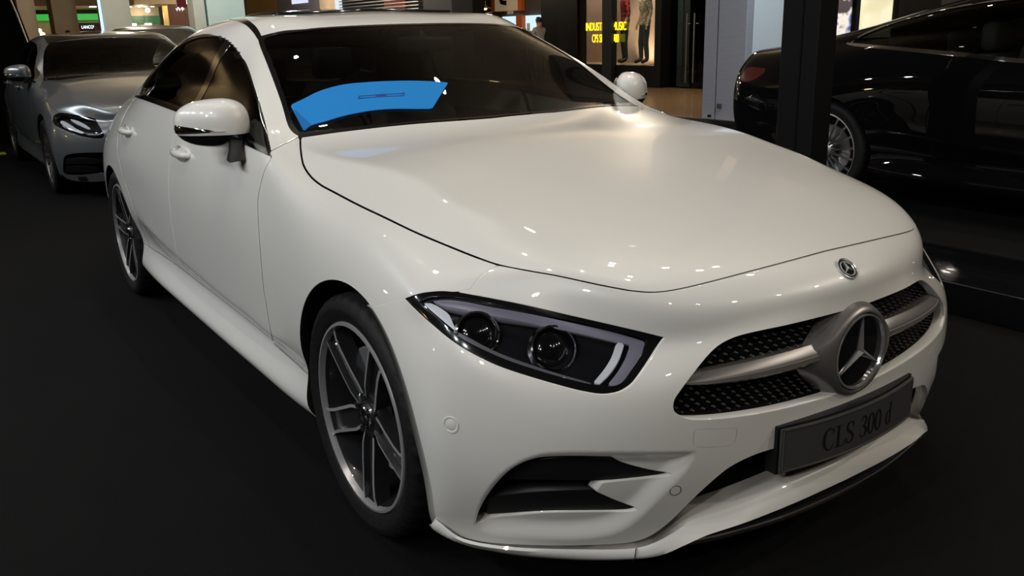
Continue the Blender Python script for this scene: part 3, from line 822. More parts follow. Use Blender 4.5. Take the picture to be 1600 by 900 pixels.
# flared shoulders toward the blades
V = mb.V
for i, v in enumerate(V):
    y, z2 = v[1], v[2]-cz
    r = math.hypot(y, z2)
    if r > .106 and abs(z2) < .075:
        k = (1-(abs(z2)/.075)**2)*(r-.106)/.022
        V[i] = (v[0]+.012*k, y*(1+.38*k), cz+z2*(1-.12*k))
bowl = mb.build('star_surround', M['satin_silver'], car, smooth=True, angle=60)
mb = MB(); mb.lathe([(.0, .012), (.088, .012), (.0935, .010)], 64, (cx, 0, cz), 'x')
dsk = mb.build('star_badge', M['gloss_black'], car, smooth=True)
mb = MB(); mb.lathe([(.0865, .012), (.089, .0185), (.0925, .0185), (.0945, .010)], 64, (cx, 0, cz), 'x')
star_mesh(mb, .087, .004, .010, 0, (cx+.012, 0, cz), 'x', .004)
mb.build('chrome_star', mat('star_chrome', (.72, .72, .74), .12, .8), dsk, smooth=True, angle=25)
# round bonnet badge
p, n = nose_pt(0, .768)
n = (n+Vector((.1, 0, 0))).normalized()
mb = MB(); mb.lathe([(.0, .003), (.0185, .003)], 40, axis='z', mi=0)
mb.lathe([(.0185, .003), (.0195, .0045), (.0205, .0045), (.021, .003), (.0265, .003)], 40, axis='z', mi=1, mis=[1, 1, 1, 2])
mb.lathe([(.0265, .003), (.0275, .0045), (.029, .004), (.030, -.002)], 40, axis='z', mi=1)
s2 = MB(); star_mesh(s2, .018, .0025, .0032, 1, (0, 0, 0), 'y', .0015)
mb.add([(v[0], v[2], .003-v[1]) for v in s2.V], s2.F, 1)
xform(mb.build('bonnet_badge', [M['gloss_black'], mat('badge_silver', (.6, .6, .6), .22, .55), M['dark_chrome']], car, smooth=True, angle=30), facing(p, n))
# number plate
def plate_x(y): return .874+.030*(1-(y/.255)**2)
def plate_mesh(dx, hw, z0, z1, th, name, m, parent):
    st = []; K = 24
    for i in range(K+1):
        y = -hw+2*hw*i/K; x = plate_x(y)+dx; tz = .010
        st.append([(x-th, y, z0), (x, y, z0), (x+tz*0, y, z1), (x-th, y, z1)])
    mb = MB(); mb.sweep(st, None); return mb.build(name, m, parent, smooth=True, angle=30)
pl = plate_mesh(0, .257, .333, .443, .006, 'number_plate', M['plate'], car)
mb = MB(); K = 24
for (z0, z1) in ((.3345, .3375), (.4385, .4415)):
    st = [[(plate_x(y)-.002, y, z0), (plate_x(y)+.002, y, z0), (plate_x(y)+.002, y, z1), (plate_x(y)-.002, y, z1)] for y in np.linspace(-.254, .254, K+1)]
    mb.sweep(st, None)
for y in (-.2525, .2525): mb.cbox((plate_x(y), y, .388), (.004, .003, .107))
mb.build('plate_border', M['plate_edge'], pl)
plate_mesh(-.008, .262, .328, .448, .03, 'plate_carrier', M['satin_black'], car)
# serif lettering drawn as strokes: (points, half widths)
GL = {
 'C': ([[(.60,.78,.02),(.55,.92,.03),(.40,.99,.03),(.22,.92,.05),(.11,.72,.075),(.08,.5,.08),(.11,.28,.075),(.22,.08,.05),(.40,.01,.03),(.55,.09,.025),(.62,.24,.02)], [(.60,.98,.02),(.61,.70,.02)]], .70),
 'L': ([[(.22,.0,.07),(.22,1,.07)], [(.04,.985,.02),(.40,.985,.02)], [(.04,.02,.025),(.58,.02,.025)], [(.56,.0,.02),(.60,.26,.02)]], .66),
 'S': ([[(.50,.76,.02),(.44,.93,.03),(.29,.99,.03),(.15,.91,.055),(.10,.76,.06),(.17,.61,.065),(.32,.50,.07),(.45,.38,.065),(.51,.23,.06),(.43,.08,.05),(.28,.01,.03),(.13,.08,.03),(.07,.25,.02)], [(.51,.97,.02),(.505,.70,.02)], [(.06,.03,.02),(.065,.30,.02)]], .62),
 '3': ([[(.09,.80,.03),(.16,.94,.03),(.27,.99,.03),(.40,.91,.055),(.43,.76,.065),(.36,.60,.05),(.22,.53,.02)], [(.22,.53,.02),(.38,.45,.05),(.46,.27,.07),(.40,.09,.055),(.24,.01,.03),(.12,.05,.03),(.06,.18,.035)]], .55),
 '0': ([[(.27,.99,.03),(.13,.85,.055),(.08,.5,.07),(.13,.15,.055),(.27,.01,.03),(.41,.15,.055),(.46,.5,.07),(.41,.85,.055),(.27,.99,.03)]], .55),
 'd': ([[(.42,0,.06),(.42,1.05,.06)], [(.28,1.03,.02),(.44,1.06,.02)], [(.40,.02,.03),(.54,.02,.02)], [(.42,.55,.03),(.30,.66,.03),(.15,.58,.05),(.09,.33,.065),(.15,.08,.05),(.28,.0,.03),(.42,.12,.03)]], .58),
 ' ': ([], .34)}
mb = MB(); cur = 0.0; size = .056; txt = 'CLS 300 d'
total = sum(GL[c][1] for c in txt)*size
for ch in txt:
    for stk in GL[ch][0]:
        P3 = [(a, b, c*.8) for a, b, c in (catmull(stk, 4) if len(stk) > 2 else stk)]
        L = []; 
        for i, (a, b, w) in enumerate(P3):
            q = P3[min(i+1, len(P3)-1)]; r = P3[max(i-1, 0)]
            t = np.array((q[0]-r[0], q[1]-r[1])); t /= np.linalg.norm(t)+1e-9
            L.append(((a-t[1]*w, b+t[0]*w), (a+t[1]*w, b-t[0]*w)))
        for i in range(len(L)-1):
            quad = [L[i][0], L[i][1], L[i+1][1], L[i+1][0]]
            V = []
            for (a, b) in quad:
                y = -total/2+(cur+a)*size; zz = .360+b*size
                V.append((plate_x(y)+.0012, y, zz))
            mb.add(V, [(0, 1, 2, 3)])
    cur += GL[ch][1]
tag(mb.build('plate_lettering', M['plate_ink'], pl, flip_fix=False), kind='stuff')
# splitter lip (white) and its chrome strip
LB = [(.345,.893,.172),(.366,.886,.160),(.422,.854,.145),(.523,.773,.135),(.634,.668,.139),(.717,.583,.150),(.767,.530,.166),(.795,.480,.188),(.815,.43,.205),(.838,.33,.212),(.858,.18,.220),(.866,0,.224)]
LT = [(.372,.893,.205),(.392,.890,.202),(.455,.862,.179),(.548,.782,.174),(.655,.662,.177),(.730,.575,.185),(.765,.525,.206),(.782,.46,.231),(.796,.40,.244),(.826,.27,.262),(.848,.14,.275),(.856,0,.281)]
LBs = catmull(LB, 5); LTs = catmull(LT, 5)
st = []
for b, t in zip(LBs, LTs):
    b = np.array(b); t = np.array(t); d = np.array((b[0]+.35, b[1]*.9, 0)); d /= np.linalg.norm(d)
    mid = (b+t)/2
    kk = min(1, max(0, (b[1]-.47)/.08)); kk = kk*kk*(3-2*kk)
    st.append([tuple(q*np.array([1, -1, 1])) for q in (b-d*.16+np.array((0, 0, .004)), b-d*.010, b, b+d*.008+np.array((0, 0, .008)), mid+d*.010, t+d*.004-np.array((0, 0, .006)), t, t-d*(.012-.007*kk)+np.array((0, 0, .002-.022*kk)), t-d*(.10-.05*kk)+np.array((0, 0, .004-.05*kk)))])
full = st+[[(x, -y, z) for x, y, z in s] for s in st[::-1][1:]]
mb = MB(); mb.sweep(full, None); lip = mb.build('front_splitter', M['white'], car, smooth=True, angle=50)
CS = [(.790,.475,.192),(.806,.444,.194),(.825,.36,.190),(.846,.22,.186),(.858,.10,.188),(.861,0,.189)]
cs = catmull(CS, 6); cs = [(x, -w, z) for x, w, z in cs]+[(x, w, z) for x, w, z in cs[::-1][1:]]
mb = MB(); mb.tube(cs, [.003]+[.0065]*(len(cs)-2)+[.003], 8)
mb.build('chrome_lip_strip', M['chrome'], lip, smooth=True)
st = []
for (x, y, z) in cs: st.append([(x-.004, y*.995, z), (x-.006, y*.985, z+.022), (x-.06, y*.95, z+.022), (x-.06, y*.97, z-.004)])
mb = MB(); mb.sweep(st, None); mb.build('lip_underside', M['gloss_black'], lip)
# lip joint lines
for s in (-1, 1):
    mb = MB(); mb.tube([(.733, .583*s, .153), (.742, .583*s, .168), (.738, .575*s, .190)], .0012, 5)
    mb.build('lip_joint', M['satin_black'], lip)
# parking sensors
def disc_on(y, z, r, name, ring, parent, recess=False):
    p, n = nose_pt(y, z)
    mb = MB()
    mb.lathe([(.0, .0015), (r*.62, .0015), (r*.70, .0005), (r*.80, .002), (r, .0012), (r*1.05, -.002)] if ring else [(.0, .001), (r*.86, .001), (r*.92, -.001)], 32, axis='z', mi=0)
    if not ring: mb.lathe([(r*.90, .0008), (r, .0012), (r*1.05, -.001)], 32, axis='z', mi=1)
    return xform(mb.build(name, [M['white'], M['satin_black']], parent, smooth=True, angle=50), facing(p, n))
for s in (-1, 1):
    disc_on(.895*s, .492, .020, 'parking_sensor', True, car)
    disc_on(.507*s, .337, .0135, 'tow_cover', False, car)

# ---- headlamp (right-hand one as seen; the other is its mirror image)
def headlamp():
    q = FRONTSK.keep(inside(LAMP, -.3, xlo=.1))
    mv = lambda s, d: Soup(s.P-s.N*d, s.N, s.Q, s.G)
    house = build_panel('headlamp', mv(q, .055), M['lamp_dark'], car, 0)
    wall = build_panel('lamp_rim', mv(q.keep(outside(LENS, .0, xlo=.1)), .004), M['gloss_black'], house, .05)
    build_panel('lamp_lens', mv(FRONTSK.keep(inside(LENS, 1.0, xlo=.1)), .002), M['lens'], house, 0)
    guide = outline([(672,464.5),(694,463),(724,466.5),(768,475.5),(823,487),(884,502),(950,518.5),(1009,534)], [(1009,534),(1001,553),(986,577),(973,595),(962,601)],
                    [(962,601),(952,598)], [(952,598),(966,578),(978,556),(986,536)], [(986,536),(950,529),(884,513),(823,498.5),(768,486),(724,476),(690,470),(672,464.5)])
    build_panel('light_guide', mv(FRONTSK.keep(inside(guide, 0, xlo=.1)), .018), M['lamp_grey'], house, .03)
    bar = outline([(964,533.5),(976,535)], [(976,535),(968,556),(955,578),(938,598)], [(938,598),(928,596)], [(928,596),(944,575),(956,555),(964,533.5)])
    build_panel('running_light_bar', mv(FRONTSK.keep(inside(bar, 0, xlo=.1)), .014), M['lamp_white'], house, .02)
    tip = outline([(656,469.5),(672,470),(696,484),(703,500),(708,513)], [(708,513),(690,499),(668,481),(656,469.5)])
    build_panel('corner_reflector', mv(FRONTSK.keep(inside(tip, 0, xlo=.1)), .016), M['lamp_white'], house, .02)
    low = outline([(706,512),(730,524),(780,549),(850,574),(925,597)], [(925,597),(924,601)], [(924,601),(850,580),(780,556),(730,532),(704,517)], [(704,517),(706,512)])
    build_panel('lower_trim', mv(FRONTSK.keep(inside(low, 0, xlo=.1)), .016), mat('lamp_trim', (.16, .16, .17), .3, .3), house, .012)
    # two projector lenses in bezels, set back behind the lens
    for (px, py, r0) in ((741, 508, .040), (862, 532, .042)):
        q = image_px(FRONTSK.P); i = np.argmin((q[:, 0]-px)**2+(q[:, 1]-py)**2); n = FRONTSK.N[i]/np.linalg.norm(FRONTSK.N[i])
        d = n+np.array((.9, -.1, .0)); d /= np.linalg.norm(d)
        c0 = FRONTSK.P[i]-n*.040
        mb = MB(); mb.lathe([(r0*1.30, -.01), (r0*1.26, .012), (r0*1.16, .014), (r0*1.02, .0), (r0, -.008)], 32, axis='z', mi=1)
        prof = [(r0*math.sin(a), -.008+r0*.5*math.cos(a)) for a in np.linspace(math.pi/2, 0.02, 8)]
        mb.lathe(prof, 32, axis='z', mi=0)
        xform(mb.build('projector', [M['gloss_black'], M['chrome']], house, smooth=True, angle=40), facing(Vector(c0), Vector(d)))
    return house
hl = headlamp(); mirror_obj(hl, car)
# ---- wheels, wheel wells, mirrors, handles, cabin of the white car
for (x, b, st) in ((0, 59, 'five'), (-2.939, 28, 'five')):
    w = make_wheel((x, -.918, .339), car, base=b)
    c = copy_tree(w, car); c.location = (x, .918, .339); c.rotation_euler = (0, 0, math.pi)
for (x, z, r) in (ARCH_F, ARCH_R):
    for s in (-1, 1):
        mb = MB(); K = 28; st = []
        for i in range(K+1):
            t = math.radians(-25+230*i/K); c, d = math.cos(t), math.sin(t)
            st.append([(x+c*(r+.004), s*.855, z+d*(r+.004)), (x+c*(r+.02), s*.60, z+d*(r+.02)), (x+c*.05, s*.60, z+d*.05)])
        mb.sweep(st, None, closed_prof=False); mb.build('wheel_well', M['void'], car)
mb = MB(); mb.box((-3.7, -.74, .17), (.34, .74, .20)); mb.build('floor_pan', M['under'], car)
def superell(c, ax, L, H, D, n=24, m=16):
    """rounded shell: ax = unit long axis (x,y); L,H,D half sizes"""
    V = []; F = []
    e = np.array((ax[0], ax[1], 0.0)); f = np.array((ax[1], -ax[0], 0.0)); u = np.array((0, 0, 1.0)); c = np.array(c)
    sp = lambda v, p: math.copysign(abs(v)**p, v)
    for i in range(m+1):
        a = -math.pi/2+math.pi*i/m
        for k in range(n):
            b = 2*math.pi*k/n
            l = sp(math.sin(a), .8); r = sp(math.cos(a), .75)
            h = sp(math.sin(b), .8); d = sp(math.cos(b), .8)
            dd = d*(1 if d > 0 else .55)
            V.append(c+e*L*l+u*H*r*h*(1-.12*l)+f*D*r*dd)
    for i in range(m):
        for k in range(n): F.append((i*n+k, i*n+(k+1) % n, (i+1)*n+(k+1) % n, (i+1)*n+k))
    return np.array(V), F
def wing_mirror(parent, matcap, s=-1, c=(-.990, .925, 1.058), ax=(-.62, .785), L=.125, H=.080, D=.082, foot=(-.845, .905, .945)):
    """s = side sign"""
    V, F = superell(c, ax, L, H, D, 32, 20)
    f = np.array((-ax[1], ax[0]))
    if f[0] < 0:  # nose of the shell must point forward (+x)
        V[:, :2] = V[:, :2]  
    V[:, 1] *= s
    zc = c[2]-H*.42
    me = bpy.data.meshes.new('t'); me.from_pydata(V.tolist(), [], F)
    bm = bmesh.new(); bm.from_mesh(me); bmesh.ops.remove_doubles(bm, verts=bm.verts, dist=1e-5); bmesh.ops.recalc_face_normals(bm, faces=bm.faces)
    low = bm.copy()
    bmesh.ops.bisect_plane(bm, geom=bm.verts[:]+bm.edges[:]+bm.faces[:], plane_co=(0, 0, zc), plane_no=(0, 0, 1), clear_inner=True)
    bmesh.ops.bisect_plane(low, geom=low.verts[:]+low.edges[:]+low.faces[:], plane_co=(0, 0, zc-.002), plane_no=(0, 0, 1), clear_outer=True)
    a = bpy.data.meshes.new('wing_mirror'); bm.to_mesh(a); b = bpy.data.meshes.new('mirror_base'); low.to_mesh(b); bm.free(); low.free(); bpy.data.meshes.remove(me)
    for q, m_ in ((a, matcap), (b, M['gloss_black'])):
        q.materials.append(m_); q.polygons.foreach_set('use_smooth', [True]*len(q.polygons))
    cap = link('wing_mirror', a, parent); link('mirror_base', b, cap)
    cc = np.array((c[0], c[1]*s, c[2])); e = np.array((ax[0], ax[1]*s, 0.0)); fv = np.array((ax[1], -ax[0]*s*s, 0.0)); fv = np.array((ax[1], -ax[0]*s, 0.0))
    if fv[0] < 0: fv = -fv
    mb = MB(); foot = np.array((foot[0], foot[1]*s, foot[2]))
    p0 = cc-e*L*.62-np.array((0, 0, H*.55))
    V2 = []
    for t, wd, th in ((0, .058, .030), (.35, .05, .026), (.75, .05, .026), (1.0, .062, .034)):
        p = p0*(1-t)+foot*t+np.array((0, 0, 1))*(.012*math.sin(t*math.pi))
        V2.append([tuple(p+fv*wd+e*0), tuple(p+e*th), tuple(p-fv*wd), tuple(p-e*th)])
    mb.sweep(V2, None); mb.build('mirror_stalk', M['satin_black'], cap, bevel=.006, smooth=True, angle=60)
    # indicator strip let into the cap
    mb = MB(); pts = []
    for t in np.linspace(.98, -.55, 12):
        r = math.cos(math.asin(max(-1, min(1, math.copysign(abs(t)**1.25, t)))))**.75
        q = cc+e*L*t*1.0+fv*(D*r*.97+.002)+np.array((0, 0, -.012-.006*(1-t)))
        hgt = .016*max(.15, (t+.62)/1.6)
        pts.append([tuple(q+np.array((0, 0, hgt))), tuple(q+fv*.004), tuple(q-np.array((0, 0, hgt))), tuple(q-fv*.012)])
    mb.sweep(pts, None); mb.build('indicator_strip', M['chrome'], cap, smooth=True, angle=60)
    # glass on the rear face
    mb = MB(); V = []; n = 28
    for k in range(n):
        b = 2*math.pi*k/n; V.append(tuple(cc+e*L*.82*math.copysign(abs(math.cos(b))**.7, math.cos(b))+np.array((0, 0, 1))*H*.72*math.copysign(abs(math.sin(b))**.7, math.sin(b))-fv*(D*.55+.001)))
    mb.add(V, [tuple(range(n))]); mb.build('mirror_glass', M['mirror'], cap)
    return cap
wing_mirror(car, M['white'], -1); wing_mirror(car, M['white'], 1)
def door_handle(parent, x, y, z, L, m, s=-1):
    mb = MB(); st = []
    K = 12
    for i in range(K+1):
        t = i/K; xx = x-L/2+L*t; o = .030*math.sin(math.pi*min(1, max(0, t)))**.5
        h = .016*(.6+.4*math.sin(math.pi*t))
        st.append([(xx, s*(y+o-.012), z-h), (xx, s*(y+o-.002), z-h*.6), (xx, s*(y+o), z), (xx, s*(y+o-.002), z+h*.7), (xx, s*(y+o-.012), z+h), (xx, s*(y+o-.022), z)])
    mb.sweep(st, None); h = mb.build('door_handle', m, parent, smooth=True, angle=60)
    mb = MB(); n = 24; V = []
    for rr, dd in ((1.0, .0), (.8, -.012), (.0, -.02)):
        for k in range(n):
            t = 2*math.pi*k/n; V.append((x+L*.33*rr*math.cos(t), s*(y+dd), z-.004+.036*rr*math.sin(t)))
    mb.add(V, [(i*n+k, i*n+(k+1) % n, (i+1)*n+(k+1) % n, (i+1)*n+k) for i in range(2) for k in range(n)])
    mb.build('handle_cup', m, h, smooth=True)
    return h
for s in (-1, 1):
    door_handle(car, -1.535, .912, .902, .235, M['white'], s); door_handle(car, -2.545, .908, .912, .235, M['white'], s)
# cabin
def seat(parent, x, y, m, back=True, z=.30):
    mb = MB(); mb.cbox((x, y, z+.10), (.52, .50, .18)); s = mb.build('seat', m, parent, bevel=.05, smooth=True, angle=60)
    mb = MB(); st = []
    for (zz, xo, h, t) in ((0, 0, .24, .07), (.25, -.06, .255, .075), (.5, -.14, .24, .065), (.60, -.17, .17, .05)):
        st.append([(x-.20+xo+t, y-h, z+.15+zz), (x-.20+xo+t*1.1, y, z+.15+zz), (x-.20+xo+t, y+h, z+.15+zz), (x-.20+xo-t, y+h*.95, z+.15+zz), (x-.20+xo-t, y-h*.95, z+.15+zz)])
    mb.sweep(st, None); mb.build('backrest', m, s, smooth=True, angle=70)
    mb = MB(); mb.cbox((x-.40, y, z+.85), (.10, .26, .17)); mb.build('headrest', m, s, bevel=.035, smooth=True, angle=60)
    return s
def cabin(parent, m, rhd=-1, zoff=0.0, rear=-2.52):
    st = []
    for y in np.linspace(-.70, .70, 15):
        k = (y/.7)**2
        st.append([(-.66+.0-.10*k, y, .965+zoff-.02*k), (-.95, y, .985+zoff-.03*k), (-1.16+.02*k, y, .955+zoff-.03*k), (-1.20, y, .80+zoff), (-1.05, y, .55+zoff), (-.60, y, .55+zoff)])
    mb = MB(); mb.sweep(st, None); d = mb.build('dashboard', M['dash'], parent, smooth=True, angle=50)
    mb = MB(); c = np.array((-1.33, .37*rhd, .93+zoff)); pts = []
    for k in range(32):
        t = 2*math.pi*k/32; pts.append(c+np.array((-.065*math.sin(t)*1.0, .185*math.cos(t), .172*math.sin(t))))
    mb.tube(pts, .014, 8, closed=True)
    for a in (0, math.pi, -math.pi/2): mb.tube([c, c+np.array((-.065*math.sin(a), .18*math.cos(a), .17*math.sin(a)))], .016, 6)
    mb.cyl(c+np.array((.03, 0, .01)), c-np.array((.02, 0, .008)), .06, n=20)
    mb.build('steering_wheel', M['satin_black'], parent, smooth=True, angle=50)
    for y in (-.37, .37):
        seat(parent, -1.72, y, m, z=.30+zoff); seat(parent, rear, y*.95, m, z=(.32 if zoff == 0 else .24)+zoff)
    mb = MB(); mb.cbox((-1.5, 0, .50+zoff), (1.3, .2, .36)); mb.build('centre_console', M['dash'], parent, bevel=.03, smooth=True)
    mb = MB(); mb.cbox((-3.15, 0, .93+zoff), (.75, 1.2, .03)); mb.build('parcel_shelf', M['dash'], parent, bevel=.01)
cabin(car, M['leather'])
mb = MB(); mb.tube([(-1.20, 0, 1.335), (-1.17, 0, 1.30)], .012, 8); mb.cbox((-1.165, 0, 1.285), (.03, .24, .06)); mb.build('rear_view_mirror', M['satin_black'], car, bevel=.01, smooth=True)
# overhead screen's reflection, built as a thin blue sheet on the glass
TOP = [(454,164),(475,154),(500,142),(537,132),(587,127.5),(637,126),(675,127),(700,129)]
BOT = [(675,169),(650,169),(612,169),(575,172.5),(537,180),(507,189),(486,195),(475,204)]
REFLECTION = outline(TOP, [(700,129),(675,169)], BOT, [(475,204),(454,164)])
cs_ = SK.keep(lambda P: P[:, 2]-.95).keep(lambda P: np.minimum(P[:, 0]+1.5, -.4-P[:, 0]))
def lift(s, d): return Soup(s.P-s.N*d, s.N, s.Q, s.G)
cd = build_panel('windscreen_card', lift(cs_, -.003).keep(inside(REFLECTION)), M['card'], None, .004)
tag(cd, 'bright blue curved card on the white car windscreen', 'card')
dark_corner = outline([(454,164),(470,180),(487,194.5)], [(487,194.5),(475,204)], [(475,204),(454,164)])
build_panel('folded_corner', lift(cs_, -.0042).keep(inside(dark_corner)), M['card_dark'], cd, 0)
QC = image_px(cs_.P)
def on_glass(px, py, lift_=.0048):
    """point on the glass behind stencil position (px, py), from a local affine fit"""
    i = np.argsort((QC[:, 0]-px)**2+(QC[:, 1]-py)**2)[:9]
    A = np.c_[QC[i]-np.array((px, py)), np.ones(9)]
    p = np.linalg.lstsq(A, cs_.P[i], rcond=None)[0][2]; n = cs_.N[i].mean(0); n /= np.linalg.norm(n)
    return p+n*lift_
def reflected_shape(poly, name):
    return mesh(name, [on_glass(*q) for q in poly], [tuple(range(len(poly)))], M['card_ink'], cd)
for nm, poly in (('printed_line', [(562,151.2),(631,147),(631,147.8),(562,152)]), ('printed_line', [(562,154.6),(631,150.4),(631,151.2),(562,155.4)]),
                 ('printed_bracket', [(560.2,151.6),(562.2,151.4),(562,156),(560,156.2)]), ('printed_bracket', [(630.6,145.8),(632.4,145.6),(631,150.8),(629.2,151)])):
    reflected_shape(poly, nm)
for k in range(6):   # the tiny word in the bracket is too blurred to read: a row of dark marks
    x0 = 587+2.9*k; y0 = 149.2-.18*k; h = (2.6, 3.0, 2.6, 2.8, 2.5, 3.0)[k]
    reflected_shape([(x0, y0), (x0+2.1, y0-.13), (x0+2.0, y0-.13+h), (x0-.1, y0+h)], 'printed_mark')
# ------------------------------------------------------------------ the other cars on show (same body method, other proportions)
OFF = np.zeros(3)
def ins(poly, grow=0.0, xlo=-9, xhi=9, wlo=0.0, zlo=-1, zhi=9):
    def f(P):
        s = sd_poly(image_px(P+OFF), poly)+grow
        s = np.minimum(s, np.minimum((P[:, 0]-xlo)*400, (xhi-P[:, 0])*400))
        if wlo > 0: s = np.minimum(s, (-P[:, 1]-wlo)*400)
        return np.minimum(s, np.minimum((P[:, 2]-zlo)*400, (zhi-P[:, 2])*400))
    return f
def neg(f, gap=0.0): return lambda P: -f(P)-gap
def side_poly(pts, wlo=.5):
    """outline in side elevation (x, z), scaled to millimetres/4"""
    pts = np.array(pts)*250
    def f(P):
        s = sd_poly(P[:, [0, 2]]*250, pts, 200)
        return np.minimum(s, (-P[:, 1]-wlo)*250)
    return f
def front_poly(pts, xlo=.55):
    pts = np.array(pts)*250
    def f(P):
        s = sd_poly(np.stack([-P[:, 1], P[:, 2]], 1)*250, pts, 200)
        return np.minimum(s, (P[:, 0]-xlo)*250)
    return f
GRILLE_F = front_poly([(-.3, .47), (.34, .47), (.43, .54), (.40, .62), (.30, .665), (-.3, .68)])
LAMP_F = front_poly([(.47, .66), (.52, .60), (.66, .585), (.80, .64), (.88, .735), (.70, .725)], .0)
def arch2(P, xs=((.005, .333, .385), (-2.945, .325, .380))):
    f = np.full(len(P), 1.0)
    for (x, z, r) in xs: f = np.minimum(f, np.where(P[:, 1] < -.5, np.hypot(P[:, 0]-x, P[:, 2]-z)-r, 1.0))
    return f
def wheels_and_wells(root, style, base, R=.335, rim=.255, y=.905):
    for (x, b) in ((0, base), (-2.939, base+9)):
        w = make_wheel((x, -y, R), root, R=R, rim=rim, w=.225, style=style, base=b)
        c = copy_tree(w, root); c.location = (x, y, R); c.rotation_euler = (0, 0, math.pi)
    for (x, z, r) in ((.005, .333, .385), (-2.945, .325, .380)):
        for s in (-1, 1):
            mb = MB(); st = []
            for i in range(25):
                t = math.radians(-25+230*i/24); c, d = math.cos(t), math.sin(t)
                st.append([(x+c*(r+.004), s*.88, z+d*(r+.004)), (x+c*(r+.02), s*.58, z+d*(r+.02)), (x+c*.05, s*.58, z+d*.05)])
            mb.sweep(st, None, closed_prof=False); mb.build('wheel_well', M['void'], root)
    mb = MB(); mb.box((-3.8, -.76, .17), (.60, .76, .20)); mb.build('floor_pan', M['under'], root)
def general_car(off, deform, paintm, roofm, polys, label, style, base, glass_m, seats, level=4, mirror_at=None, cab={}):
    global OFF
    OFF = np.array(off, float)
    root = empty('car', off)
    tag(root, label, 'car')
    S = half_soup(CAGE, F_, level)
    S.P = deform(S.P)
    S = S.keep(arch2)
    wind = polys.get('wind', ins(WIND3D, 0)) if 'wind' in polys else None
    holes = {k: polys[k] for k in polys}
    rest = S
    names = {'wind': ('windshield', glass_m, -.003, True), 'rear': ('rear_window', M['tint_glass'], -.003, True), 'roof': ('roof_panel', roofm, 0, True)}
    for k, (nm, m_, o, mir) in names.items():
        if k in holes:
            build_panel(nm, rest.keep(holes[k]), m_, root, 0 if k != 'roof' else .01, mirror=True, offset=o)
            rest = rest.keep(neg(holes[k], .001))
    if 'dlo' in holes:
        g = rest.keep(holes['dlo'])
        bp = holes.get('pillar')
        if bp:
            a = build_panel('front_side_window', g.keep(lambda P: bp(P)-.035), M['side_glass'], root, 0, offset=-.006)
            b = build_panel('rear_side_window', g.keep(lambda P: -bp(P)-.035), M['side_glass'], root, 0, offset=-.006)
            c = build_panel('pillar_cover', g.keep(lambda P: .035-np.abs(bp(P))), M['gloss_black'], root, .004, offset=-.004)
            for o in (a, b, c):
                if o: mirror_obj(o, root)
        rest = rest.keep(neg(holes['dlo'], .001))
    for k in ('trim', 'trim_low'):
        if k in holes:
            o = build_panel('chrome_window_line' if k == 'trim' else 'chrome_belt_strip', rest.keep(holes[k]), M['chrome'], root, .006, offset=.004)
            if o: mirror_obj(o, root)
    if 'lamp' in holes:
        q = rest.keep(holes['lamp'])
        mv = lambda s, d: Soup(s.P-s.N*d, s.N, s.Q, s.G)
        h = build_panel('headlamp', mv(q, .05), M['lamp_dark'], root, 0)
        build_panel('lamp_lens', mv(q, .002), M['lens'], h, 0)
        build_panel('lamp_rim', mv(q.keep(neg(holes['lamp_in'])), .004), M['gloss_black'], h, .03)
        if 'lamp_bar' in holes: build_panel('light_guide', mv(q.keep(holes['lamp_bar']), .015), M['lamp_white'], h, .02)
        for k2 in ('lamp_bar2',):
            if k2 in holes: build_panel('light_guide', mv(q.keep(holes[k2]), .015), M['lamp_white'], h, .02)
        for (x, y, z) in polys_extra.get('proj', []):
            mb = MB(); mb.lathe([(.055, .012), (.05, .02), (.044, .004), (.04, -.012)], 24, (x, y, z), 'x', 0); mb.lathe([(.04, -.012), (.03, .01), (.0, .018)], 24, (x, y, z), 'x', 1)
            mb.build('projector', [M['dark_chrome'], M['gloss_black']], h, smooth=True, angle=40)
        mirror_obj(h, root)
        rest = rest.keep(neg(holes['lamp'], .3))
    if 'tail' in holes:
        q = rest.keep(holes['tail']); o = build_panel('tail_lamp', q, M['red_lamp'], root, .01, offset=.002); mirror_obj(o, root)
        rest = rest.keep(neg(holes['tail'], .2))
    for k in ('intake',):
        if k in holes:
            q = rest.keep(holes[k]); q = Soup(q.P+np.array([-.07, 0.02, 0]), q.N, q.Q, q.G)
            o = build_panel('side_intake', q, M['void'], root, 0); mirror_obj(o, root)
            for k2 in ('fin', 'fin2'):
                if k2 in holes:
                    q = rest.keep(holes[k2]); q = Soup(q.P+np.array([-.012, 0, 0]), q.N, q.Q, q.G)
                    o = build_panel('intake_fin', q, M['satin_black'], root, .04, fdir=(-1, 0, 0)); 
                    if o: mirror_obj(o, root)
            rest = rest.keep(neg(holes[k], 0))
    if 'grille' in holes:
        q = rest.keep(holes['grille']); q = Soup(q.P+np.array([-.05, 0, 0]), q.N, q.Q, q.G); g = build_panel('grille', q, M['void'], root, 0, mirror=True)
        for zz in (.52, .575, .63):
            b_ = rest.keep(lambda P: np.minimum(holes['grille'](P), 1.6-np.abs(P[:, 2]-zz)*250)); b_ = Soup(b_.P+np.array([-.015, 0, 0]), b_.N, b_.Q, b_.G)
            if len(b_.Q)+len(b_.G) > 2: build_panel('grille_bar', b_, M['chrome'], g, .02, fdir=(-1, 0, 0), mirror=True)
        rest = rest.keep(neg(holes['grille']))
    if 'lowblack' in holes:
        build_panel('lower_valance', rest.keep(holes['lowblack']), M['satin_black'], root, 0, mirror=True, offset=-.02); rest = rest.keep(neg(holes['lowblack'], 0))
    if 'hood' in holes:
        build_panel('hood', rest.keep(lambda P: holes['hood'](P)-.35), paintm, root, .014, mirror=True, flange_mat=M['void']); rest = rest.keep(neg(holes['hood'], .35))
